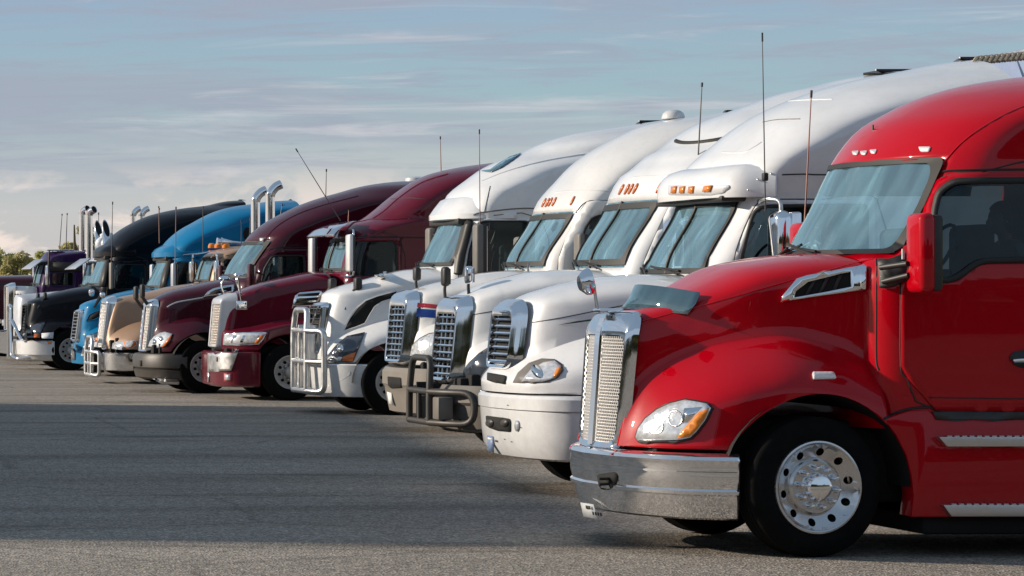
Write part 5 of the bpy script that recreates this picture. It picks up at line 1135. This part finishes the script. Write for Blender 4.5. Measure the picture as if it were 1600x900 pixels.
def truck10():
    T = Truck(3.46, 24, 'black sleeper truck with white bumper, grille guard and a driver in the side window')
    m = M['black']
    std(T, dict(m='black', wheel=111.5, hood_rear=172, steer=3, archr=.66, front=[(36, 530), (35, 520), (37, 500), (41, 484), (43, 473)], hood=[(43, 473), (48, 470), (62, 465), (91, 456), (113, 451), (132, 448), (150, 447), (172, 450)],
        crest=[(45, 520), (58, 506), (72, 500), (90, 497), (120, 496)], zb=.85, fb=.3,
        cab=[(142, 448), (156, 403), (158, 392), (165, 381), (174, 371), (186, 361), (202, 351), (230, 338), (260, 330), (290, 325), (324, 321), (345, 316), (360, 314), (385, 313)], back=388, ws=(447, 404), jw=8, frame=.03, gw=3,
        W=[(.8, 1.12), (3.0, 1.12), (3.2, 1.17), (4.9, 1.19)], hc=.6, c0=.45, door=[(166, 470), (168, 430), (176, 408), (230, 406), (230, 470)], win=[(180, 452), (181, 420), (184, 413), (226, 414), (227, 450)],
        bm='white', bplan=[(0, 0), (.06, .5), (.2, .8), (.4, 1.02), (.65, 1.14), (.84, 1.19)], bprof=[(.24, -.1), (.3, -.06), (.38, 0), (.4, .03), (.74, .03), (.76, -.02), (.78, -.1)]))
    X = lambda z: T.x(34, 0) + .05 * (z - 1)
    grille(T, .34, .36, .95, 1.68, X, prow=.04, r=.05, band=.04, depth=.08, slats=8, slatm=M['under'], slat_h=.02, m=M['plastic'])
    xv = T.x(149, 0)
    volvo_extras(T, None, None, [(36, 523), (49, 509), (72, 503), (66, 516), (62, 528), (38, 528)], [(54, 522.6), (64, 521.6), (62, 528), (53, 528)], None,
        [(xv, 0), (xv + .05, .6), (xv + .2, .9), (xv + .45, 1.08), (xv + .85, 1.17)], [(T.z(402), -.02), (T.z(401), .02), (T.z(394), .02), (T.z(388), -.06), (T.z(383), -.2), (T.z(380), -.4)], m=m)
    T.decal('fender_panel', [(65, 521), (84, 519), (83, 529), (65, 529)], M['white'], .006, .008); T.decal('side_marker', [(74, 534), (81, 534), (80, 537.5), (75, 537.5)], M['amber'], .008, .008, only=(T.bumi,))
    a = M['chrome_clean']; xf = -.12
    g = tube('grille_guard', fillet([(xf, .45, T.z(560)), (xf, .45, T.z(482)), (xf, .32, T.z(477)), (xf, -.05, T.z(479)), (xf, -.08, T.z(520)), (xf, -.2, T.z(556)), (xf + .1, -.6, T.z(561, -.6)), (xf + .4, -.8, T.z(557, -.8))], .1), .045, a, T.root, 8)
    tube('guard_tube', fillet([(xf, .1, T.z(500)), (xf, -.25, T.z(500)), (xf + .05, -.6, T.z(514, -.6)), (xf + .18, -.75, T.z(531, -.7))], .15), .05, a, g, 8); rbox('guard_plate', xf + .02, xf + .06, -.05, .4, T.z(555), T.z(490), M['alu'], g, .02)
    T.decal('pillar_deflector', [(157, 448), (161, 430), (168, 408), (174, 406), (167, 440), (165, 448)], M['plastic'], .02, .05)
    box_mirror(T, 170, 410, 452, M['taupe'], w=.24, d=.1, yi=-1.25, arms=2)
    for a_, b_, y in ((71, 462, -.5), (60, 463, .4)): o = rbox('hood_mirror', T.x(a_ - 3, y), T.x(a_ + 2, y), y - .08, y + .08, T.z(b_ + 5, y), T.z(b_ - 5, y), M['plastic'], T.root, .03, 3); tube('mirror_bracket', [T.p(a_ - 1, b_ + 2, y), T.p(a_ - 12, b_ + 20, y - .1)], [.05, .025], M['plastic'], o, 6)
    antenna(T, 174, 410, 176, 315, y=-1.3, r=.011, m='whipd'); antenna(T, 250, 378, 249, 325, y=.9, r=.011)
    return T
def pete(T, m, s, vis, hoodm=None):
    std(T, s); g = s.get
def truck11():
    T = Truck(3.7, 10, 'silver sun visor truck with mitred chrome stacks behind the black truck')
    std(T, dict(m='silver', wheelx=1.5, hood_rear=140, front=[(20, 530), (22, 470), (24, 462)], hood=[(24, 461), (60, 458), (100, 454), (140, 450)], crest=[(28, 520), (60, 505), (90, 500)], zb=.8,
        cab=[(131, 450), (141, 408), (146, 404), (160, 398), (175, 396), (230, 394)], back=185, ws=(449, 410), jw=7, W=[(.8, 1.0), (2.9, 1.0)], hc=.2, door=[(150, 470), (152, 430), (160, 412), (178, 412), (178, 470)], win=[(158, 448), (162, 416), (175, 416), (176, 448)],
        bm='chrome', bplan=BP(.6), bprof=[(.3, 0), (.7, 0), (.72, -.03)]))
    xv = T.x(138, 0) - .55
    bumper(T, M['silver'], [(xv, 0), (xv + .02, .6), (xv + .04, .95)], [(T.z(421), 0), (T.z(420), 0), (T.z(404), -.42)], name='sun_visor')
    stack(T, 154, 346, 460, .8, .2, 'cut'); stack(T, 166, 345, 460, -.7, .2, 'cut')
    for a, y in ((159, .3), (168, -.2)):
        c = T.p(a, 378, y); tube('ornament', smoothpath([c + Vector((-.12, 0, -.15)), c + Vector((-.03, 0, .0)), c + Vector((.05, 0, .14)), c + Vector((.04, 0, .25))], 4), [.06, .09, .12, .13, .13, .12, .10, .09, .10, .11, .11, .09, .04], M['white'], T.root, 10)
    antenna(T, 155, 400, 154, 332, y=.9, r=.012, m='whipd'); box_mirror(T, 152, 408, 440, M['chrome_clean'], w=.2, d=.12, yi=-1.2)
    return T
def truck12():
    T = Truck(3.95, 3, 'long nosed truck with white hood, purple cab and tall chrome stacks')
    m = M['purple']
    X0 = T.x(14, -.6); xb = T.x(132, -.9)
    std(T, dict(m='purple', wheelx=1.15, cab=[(54, 447), (62, 412), (66, 404), (72, 394), (90, 392.5), (140, 392)], back=140, ws=(446, 411), jw=7, W=[(.8, .98), (2.9, .98), (3.3, .96)], hc=.15, c0=.2, divider=True,
        door=[(72, 470), (74, 430), (79, 424), (118, 423), (118, 470)], win=[(81, 446), (82, 427), (114, 426), (114, 446)], gw=3,
        bm='chrome', bplan=[(0, 0), (.02, .9), (.1, 1.15), (.22, 1.2)], bprof=[(.2, -.05), (.22, 0), (.84, 0), (.86, -.04)]))
    zt = T.z(448, -.5); zb = .95
    w0, w1 = .5, .72; xh0, xh1 = .28, T.x(58, -.7)
    V = []; F = []; sec = [(1, zb), (1, zt - .12), (.96, zt - .045), (.86, zt - .008), (.6, zt + .004), (.0, zt + .012), (-.6, zt + .004), (-.86, zt - .008), (-.96, zt - .045), (-1, zt - .12), (-1, zb)]
    for (x, hw) in ((xh0, w0), ((xh0 + xh1) / 2, .62), (xh1, w1)): V += [(x, hw * q, z) for q, z in sec]
    F = [(i * 11 + k, i * 11 + k + 1, (i + 1) * 11 + k + 1, (i + 1) * 11 + k) for i in range(2) for k in range(10)]
    h = mk('hood', V, F, M['white'], T.root, 40, fixn=True); solid(h, .02, 0)
    T.tree(V, F)
    grille(T, .47, .47, .86, zt + .05, lambda z: .12, prow=.01, r=.06, band=.06, depth=.2, slats=0, vbars=6, slatm=M['chrome_clean'])
    for s_ in (-1, 1):
        P = [(.25, .75), (.3, 1.15), (.7, 1.32), (1.2, 1.36), (1.7, 1.25), (2.1, .8), (2.3, .55)]; V = []
        for x, z in smoothpath([(a, b, 0) for a, b in P], 4) and [(q.x, q.y) for q in smoothpath([(a, b, 0) for a, b in P], 4)]: V += [(x, s_ * .5, z - .02), (x, s_ * 1.1, z), (x, s_ * 1.2, z - .08)]
        n = len(V) // 3; o = mk('fender', V, [(i * 3 + k, i * 3 + k + 1, (i + 1) * 3 + k + 1, (i + 1) * 3 + k) for i in range(n - 1) for k in range(2)], m, T.root, 50, fixn=True); solid(o, .02, 0)
        rbox('headlight', .12, .3, s_ * .85 - .18, s_ * .85 + .18, 1.0, 1.2, M['clear'], T.root, .04)
    g = T.p(22, 464.2, -.56); fc = bpy.data.curves.new('hood_number', 'FONT'); fc.body = '3209'; fc.size = .14; fc.extrude = .004; fc.space_character = 1.1; fo = bpy.data.objects.new('hood_number', fc); C.objects.link(fo); fo.parent = T.root
    fo.rotation_euler = (R(90), 0, R(-6)); fo.location = (g.x, -.565, g.z); fc.materials.append(M['ink']); fc.offset = .006
    me = bpy.data.meshes.new_from_object(fo); l_, r_ = tuple(fo.location), tuple(fo.rotation_euler); bpy.data.objects.remove(fo); fo = bpy.data.objects.new('hood_number', me); C.objects.link(fo); fo.parent = T.root; fo.location = l_; fo.rotation_euler = r_
    xv = T.x(62, 0) - .45
    bumper(T, M['silver'], [(xv, 0), (xv + .02, .6), (xv + .04, .98)], [(T.z(421), 0), (T.z(420), 0), (T.z(405), -.4)], name='sun_visor')
    stack(T, 129, 320, 480, .9, .22, 'elbow'); stack(T, 139, 321, 480, -.95, .22, 'elbow')
    box_mirror(T, 70, 414, 446, M['chrome_clean'], w=.2, d=.1, yi=-1.2); 
    T.decal('window_shade', [(79, 410), (125, 409), (126, 424), (79, 424)], M['plastic'], .02, .006)
    for a, y in ((80, -.4), (95, .2)): o = rbox('roof_light_bar', T.x(a - 8, y), T.x(a + 20, y), y - .2, y + .2, T.z(392, y), T.z(390, y), M['silver'], T.root, .02)
    antenna(T, 93, 389, 97, 334, y=.9, r=.013, m='whipd'); antenna(T, 103, 390, 105, 333, y=-.9, r=.013, m='whipd'); antenna(T, 76, 418, 77, 391, y=-1.1, r=.03, m='gasket')
    return T
def truck13():
    T = Truck(4.25, -55, 'dark maroon truck farthest away at the left edge')
    m = M['dmaroon']
    std(T, dict(m='dmaroon', wheelx=1.5, wheel=5, hood_rear=60, front=[(-46, 530), (-44, 470), (-40, 440)], hood=[(-40, 436), (0, 431), (30, 430), (60, 429)], crest=[(-40, 520), (-10, 500), (30, 497)], zb=.8,
        cab=[(70, 432), (78, 402), (82, 394), (100, 391), (220, 391)], back=210, ws=(431, 403), jw=7, hc=.2, bm='chrome', bplan=BP(.6), bprof=[(.3, 0), (.7, 0), (.72, -.03)]))
    stack(T, 208, 323, 480, .85, .19); stack(T, 221, 323, 480, -.75, .19)
    return T
TT = [truck2(), truck3(), truck4(), truck5(), truck6(), truck7(), truck8(), truck9(), truck10(), truck11(), truck12(), truck13()]

# ------------------------------------------------------------------ trees
def leafmat(name, a, b_):
    m = bpy.data.materials.new(name); m.use_nodes = True; t = m.node_tree; p = t.nodes['Principled BSDF']
    g = N(t, 'ShaderNodeNewGeometry'); r = ramp(t, [(0, a), (1, b_)]); t.links.new(g.outputs['Random Per Island'], r.inputs[0]); t.links.new(r.outputs[0], p.inputs['Base Color']); p.inputs['Roughness'].default_value = .7
    tl = N(t, 'ShaderNodeBsdfTranslucent'); t.links.new(r.outputs[0], tl.inputs[0]); ms = N(t, 'ShaderNodeMixShader', i_0=.45); t.links.new(p.outputs[0], ms.inputs[1]); t.links.new(tl.outputs[0], ms.inputs[2]); t.links.new(ms.outputs[0], t.nodes['Material Output'].inputs[0]); return m
LEAF = [leafmat('leaves_yellow_green', (.30, .33, .10), (.64, .60, .24)), leafmat('leaves_olive', (.26, .27, .11), (.56, .48, .22)), leafmat('leaves_dark_green', (.035, .05, .018), (.10, .11, .035))]
BARK = mat('bark', (.12, .09, .06), .9, bump=.5, bscale=10)
def leaves(rnd, blobs, n, size):
    V = []; F = []
    for (c, r) in blobs:
        k = int(n * (r[0] * r[2]) / sum(q[1][0] * q[1][2] for q in blobs))
        for _ in range(k):
            while True:
                d = Vector((rnd.uniform(-1, 1), rnd.uniform(-1, 1), rnd.uniform(-1, 1)))
                if .25 < d.length < 1: break
            d = d * (.75 + .25 * rnd.random()) ; p = Vector((c[0] + d.x * r[0], c[1] + d.y * r[1], c[2] + d.z * r[2]))
            a = Vector((rnd.gauss(0, 1), rnd.gauss(0, 1), rnd.gauss(0, 1))).normalized(); b_ = a.orthogonal().normalized(); s_ = size * rnd.uniform(.5, 1.3)
            o = len(V); V += [p - a * s_, p + b_ * s_ * .5, p + a * s_, p - b_ * s_ * .5]; F.append((o, o + 1, o + 2, o + 3))
    return V, F
def tree(x, y, h, wd, k, label, seed, n=1500):
    rnd = random.Random(seed); t = empty('tree', (x, y, 0), label, 'tree', 'trees beyond the lot')
    P = [(0, 0, 0), (.05 * h * rnd.uniform(-1, 1), 0, h * .3), (.06 * h * rnd.uniform(-1, 1), .03 * h, h * .6), (0, 0, h * .9)]
    q = smoothpath(P, 3); tr = tube('trunk', q, [h * .03 * (1 - i / len(q)) + .03 for i in range(len(q))], BARK, t, 8)
    blobs = []
    for i in range(11):
        a = rnd.uniform(0, 6.28); zz = h * rnd.uniform(.32, .9); rr = wd * .5 * (1 - abs(zz / h - .55) * .9) * rnd.uniform(.3, .9)
        c = (rr * math.cos(a), rr * math.sin(a), zz); s_ = wd * rnd.uniform(.14, .26); blobs.append((c, (s_, s_, s_ * rnd.uniform(.6, .95))))
        tube('limb', [(0, 0, zz * .6), (c[0] * .5, c[1] * .5, zz * .82), c], [h * .012, h * .008, .02], BARK, tr, 5)
    V, F = leaves(rnd, blobs, n, h * .03); mk('crown', V, F, LEAF[k], t, 0)
def P2(px, y): return (px - VX) * y / FOC
for i, (px, D, pt, wd, k, lb) in enumerate([
    (2, 240, 393, 3.6, 0, 'rounded yellow green tree at the left picture edge beyond the lot'), (30, 235, 396, 3.4, 1, 'second small olive tree from the left beyond the lot'),
    (52, 245, 402, 3.2, 0, 'low yellow green tree left of the purple cab roof'), (82, 240, 381, 3.0, 0, 'slim yellow green tree whose top shows above the purple roof'),
    (116, 230, 338, 3.8, 1, 'taller olive tree beside the big chrome stacks'), (-30, 240, 385, 5.0, 1, 'olive tree just outside the left edge'), (14, 260, 414, 4, 2, 'low dark bushy tree between the two leftmost trees'), (150, 250, 372, 4, 1, 'olive tree hidden mostly behind the mitred stacks')]):
    zt = EYE - (pt - VY) * D / FOC; tree(P2(px, D), D, zt * 1.02, wd, k, lb, 30 + i, 2200)
def hedge(name, pts, h, dep, label, k=2, n=26000, size=.45):
    rnd = random.Random(5); V = []; F = []; L = [math.hypot(b[0] - a[0], b[1] - a[1]) for a, b in zip(pts, pts[1:])]
    for (a, b_), l in zip(zip(pts, pts[1:]), L):
        m = int(n * l / sum(L))
        for _ in range(m):
            t = rnd.random(); hh = h * (.75 + .18 * math.sin(t * l * .13 + a[0]) + .12 * math.sin(t * l * .41)); z = hh * rnd.random() ** .8
            p = Vector((a[0] + (b_[0] - a[0]) * t + rnd.uniform(-dep, dep), a[1] + (b_[1] - a[1]) * t + rnd.uniform(-dep, dep), z))
            u = Vector((rnd.gauss(0, 1), rnd.gauss(0, 1), rnd.gauss(0, 1))).normalized(); w_ = u.orthogonal().normalized(); s_ = size * rnd.uniform(.6, 1.4)
            o = len(V); V += [p - u * s_, p + w_ * s_ * .6, p + u * s_, p - w_ * s_ * .6]; F.append((o, o + 1, o + 2, o + 3))
    o = mk(name, V, F, LEAF[k], None, 0); tagm(o, label, kind='stuff'); return o
hedge('far_scrub', [(-60, 270), (30, 262), (140, 262)], 2.6, 3, 'low scrub of bushes along the far edge of the lot', 1, 9000, .35)
hedge('added_tree_belt', [(-160, -40), (-60, -52), (60, -58), (180, -50)], 11, 4, 'unseen dark belt of trees added behind the viewer to darken reflections', 2, 30000, 1.1)  # added out of view so the truck paint reflects something dark

# ------------------------------------------------------------------ low unseen shed placed at the left to throw the long shadow over the lot
def added_shed():
    A = Vector((-4.8, 26.85)); B = Vector((-.4, 54.75)); d = (B - A); L = d.length; ang = math.atan2(d.y, d.x)
    t = empty('added_shed', (A.x, A.y, 0), 'long low metal shed, unseen, placed left of the picture so its shadow crosses the lot', 'added_shed'); t.rotation_euler = (0, 0, ang)
    wm = mat('added_shed_sheet', (.45, .43, .38), .6, var=.1)
    rbox('added_shed_wall', 0, L, .02, 9.8, 0, 4.85, wm, t, .01); rbox('added_shed_roof', -.1, L + .1, -.05, 10, 4.85, 5.0, M['gplastic'], t, .01)
    ribs = None
    for i in range(int(L / .6)):
        me = ribs
        if not ribs: o = rbox('wall_rib', .3, .36, -.02, .02, .1, 4.8, wm, t, 0); ribs = o.data
        else: o = bpy.data.objects.new('wall_rib', ribs); C.objects.link(o); o.parent = t; o.location = (i * .6, 0, 0)
    for i in range(4): rbox('bay_door', 2 + i * 7, 6 + i * 7, -.05, .03, .02, 4.1, M['white2'], t, .01)
added_shed()

# ------------------------------------------------------------------ trailer behind the second truck
def trailer():
    Tq = TT[0]; x0 = Tq.x0 + Tq.x(1586, 0); t = empty('semi_trailer', (x0, Tq.yc, 0), 'blue grey corrugated trailer nose behind the white truck with the green stripe', 'trailer')
    zt = Tq.z(84, 0); m = mat('trailer_sheet', (.30, .36, .5), .35, .4, var=.1)
    rbox('body', .0, 9, -1.25, 1.25, 1.2, zt, m, t, .04); base = None
    for i in range(24):
        if not base: o = rbox('panel_rib', .06, 9, -1.275, -1.24, zt - .06, zt - .03, m, t, .004); base = o.data
        else: o = bpy.data.objects.new('panel_rib', base); C.objects.link(o); o.parent = t; o.location = (0, 0, -.1 * i)
    rbox('roof_rail', -.02, 9, -1.28, 1.28, zt - .02, zt + .03, M['alu'], t, .01)
trailer()

# ------------------------------------------------------------------ people
def person(loc, label, shirt, pose, s_=1.0, facing=0):
    """seated figure; pose gives the hand targets; facing is a turn about z; +x is forward for the body"""
    J = {'pelvis': (0, 0, 0), 'waist': (.0, 0, .18), 'chest': (.02, 0, .40), 'neck': (.03, 0, .55), 'head0': (.05, 0, .62), 'head1': (.07, 0, .72), 'head2': (.05, 0, .80)}
    V = []; E = []; Rr = []
    def add(p, r, par=None): V.append(p); Rr.append(r); i = len(V) - 1; (E.append((par, i)) if par is not None else None); return i
    a = add(J['pelvis'], .15); b_ = add(J['waist'], .135, a); c = add(J['chest'], .16, b_); d = add(J['neck'], .055, c)
    for sy, hand in ((-1, pose[0]), (1, pose[1])):
        sh = add((.02, sy * .19, .46), .065, c); el = add(((.02 + hand[0]) * .5 - .03, sy * .25, (.46 + hand[2]) * .5 - .10), .045, sh); wr = add((hand[0], hand[1], hand[2]), .032, el)
        hip = add((.06, sy * .10, -.02), .10, a); kn = add((.45, sy * .13, .03), .07, hip); an = add((.50, sy * .13, -.38), .045, kn); add((.62, sy * .13, -.42), .035, an)
    root = empty('person', loc, label, 'person'); root.rotation_euler = (0, 0, facing); root.scale = (s_,) * 3
    def skin(name, V, E, Rr, m, parent, sub=2):
        me = bpy.data.meshes.new(name); me.from_pydata(V, E, []); o = bpy.data.objects.new(name, me); C.objects.link(o); o.parent = parent
        md = o.modifiers.new('skin', 'SKIN'); sv = me.skin_vertices[0].data
        for i, r in enumerate(Rr): sv[i].radius = (r, r)
        sv[0].use_root = True; ss = o.modifiers.new('sub', 'SUBSURF'); ss.levels = sub; ss.render_levels = sub; me.materials.append(m); return o
    body = skin('body', V, E, Rr, shirt, root)
    # head with face
    bm = bmesh.new(); bmesh.ops.create_uvsphere(bm, u_segments=20, v_segments=16, radius=.1)
    for v in bm.verts:
        x, y, z = v.co; f = 1.15 if z > 0 else 1.3; v.co = Vector((x * 1.02 + (.012 if (x > .05 and abs(y) < .03 and -.03 < z < .01) else 0) * 2, y * .82 * (1 - max(0, -z) * 2.2), z * f))
    me = bpy.data.meshes.new('head'); bm.to_mesh(me); bm.free(); h = link('head', me, M['skin'], root, 60, loc=(.06, 0, .69)); h.rotation_euler = (0, .15, 0)
    for sy in (-1, 1):
        lathe('ear', [(0, -.01), (.018, -.006), (.02, .006), (0, .01)], M['skin'], h, 10, 'y', loc=(-.005, sy * .083, -.01)); lathe('eye', [(0, -.008), (.009, 0), (0, .008)], M['ink'], h, 8, 'x', loc=(.092, sy * .032, .005))
    rbox('nose', .09, .118, -.01, .01, -.035, .0, M['skin'], h, .008); rbox('mouth', .085, .096, -.022, .022, -.062, -.054, M['redlens'], h, .003)
    bm = bmesh.new(); bmesh.ops.create_uvsphere(bm, u_segments=18, v_segments=14, radius=.112)
    for v in bm.verts:
        x, y, z = v.co
        if x > .02 and z < .05: v.co = Vector((x * .5, y * .8, z * .8))
        else: v.co = Vector((x * 1.02 - .01, y * .88, z * 1.2 + .01))
    me = bpy.data.meshes.new('hair'); bm.to_mesh(me); bm.free(); link('hair', me, M['hair'], h, 60)
    tube('neck', [(.03, 0, .5), (.05, 0, .64)], .05, M['skin'], root, 10)
    for hand, sy in ((pose[0], -1), (pose[1], 1)):
        p = Vector(hand); o = rbox('palm', p.x - .01, p.x + .08, p.y - .018, p.y + .018, p.z - .04, p.z + .04, M['skin'], root, .015, 3)
        for k in range(4): q = p + Vector((.075, 0, .03 - k * .02)); tube('finger', [q, q + Vector((.035, 0, -.005)), q + Vector((.05 - abs(k - 1.5) * .005, -sy * .03, -.012))], [.009, .008, .006], M['skin'], o, 6)
        q = p + Vector((.02, 0, .04)); tube('thumb', [q, q + Vector((.025, -sy * .015, .02)), q + Vector((.045, -sy * .03, .015))], [.01, .009, .007], M['skin'], o, 6)
    return root
def at(T, px, py, y): return Vector((T.x0, T.yc, 0)) + T.p(px, py, y)
p = at(T1, 1578, 372, -.55); person((p.x, p.y, p.z - .55), 'driver in a pale shirt behind the side window of the bright red truck', M['cloth2'], [(-.0, -.3, .0), (-.05, .3, .05)], 1.0, math.pi)
p = at(TT[8], 204, 422, -.75); person((p.x, p.y, p.z - .72), 'driver in a teal shirt seen through the side window of the black truck', M['cloth'], [(.25, -.1, .38), (.3, .2, .3)], 1.05, math.pi * .9)
def plush():
    c = at(TT[5], 458, 418, -.8); t = empty('plush_toy', c, 'sandy coloured plush toy sitting in the side window of the dark maroon truck', 'soft toy'); s_ = 1.2
    for nm, q, r in (('head', (0, 0, .18), (.13, .13, .12)), ('body', (.05, 0, -.05), (.18, .16, .17)), ('paw', (-.16, -.05, -.08), (.10, .07, .07)), ('paw', (.26, -.05, -.1), (.12, .08, .07)), ('ear', (.09, 0, .28), (.04, .04, .05)), ('ear', (-.09, 0, .28), (.04, .04, .05)), ('muzzle', (-.1, -.05, .14), (.06, .06, .05))):
        bm = bmesh.new(); bmesh.ops.create_icosphere(bm, subdivisions=3, radius=1)
        for v in bm.verts: v.co = Vector((v.co.x * r[0], v.co.y * r[1], v.co.z * r[2])) * (s_ * (1 + random.uniform(-.04, .04)))
        me = bpy.data.meshes.new(nm); bm.to_mesh(me); bm.free(); link(nm, me, M['plush'], t, 60, loc=Vector(q) * s_)
plush()

clutter(TT[1], [(.45, .08, .35, .18, 'fold'), (.75, .08, .3, .16, 'fold'), (.6, .85, .18, .08, 'paper')])
clutter(TT[2], [(.35, .1, .12, .3, 'paper'), (.7, .08, .25, .2, 'fold'), (.3, .72, .12, .12, 'paper'), (.65, .76, .12, .1, 'paper')])
clutter(TT[0], [(.1, .12, .3, .06, 'paper'), (.5, .1, .3, .05, 'paper'), (-.5, .06, .2, .08, 'paper')])
clutter(T1, [(.2, .07, .5, .05, 'paper'), (-.3, .06, .3, .1, 'silver')])
clutter(TT[3], [(.4, .06, .4, .1, 'paper')])
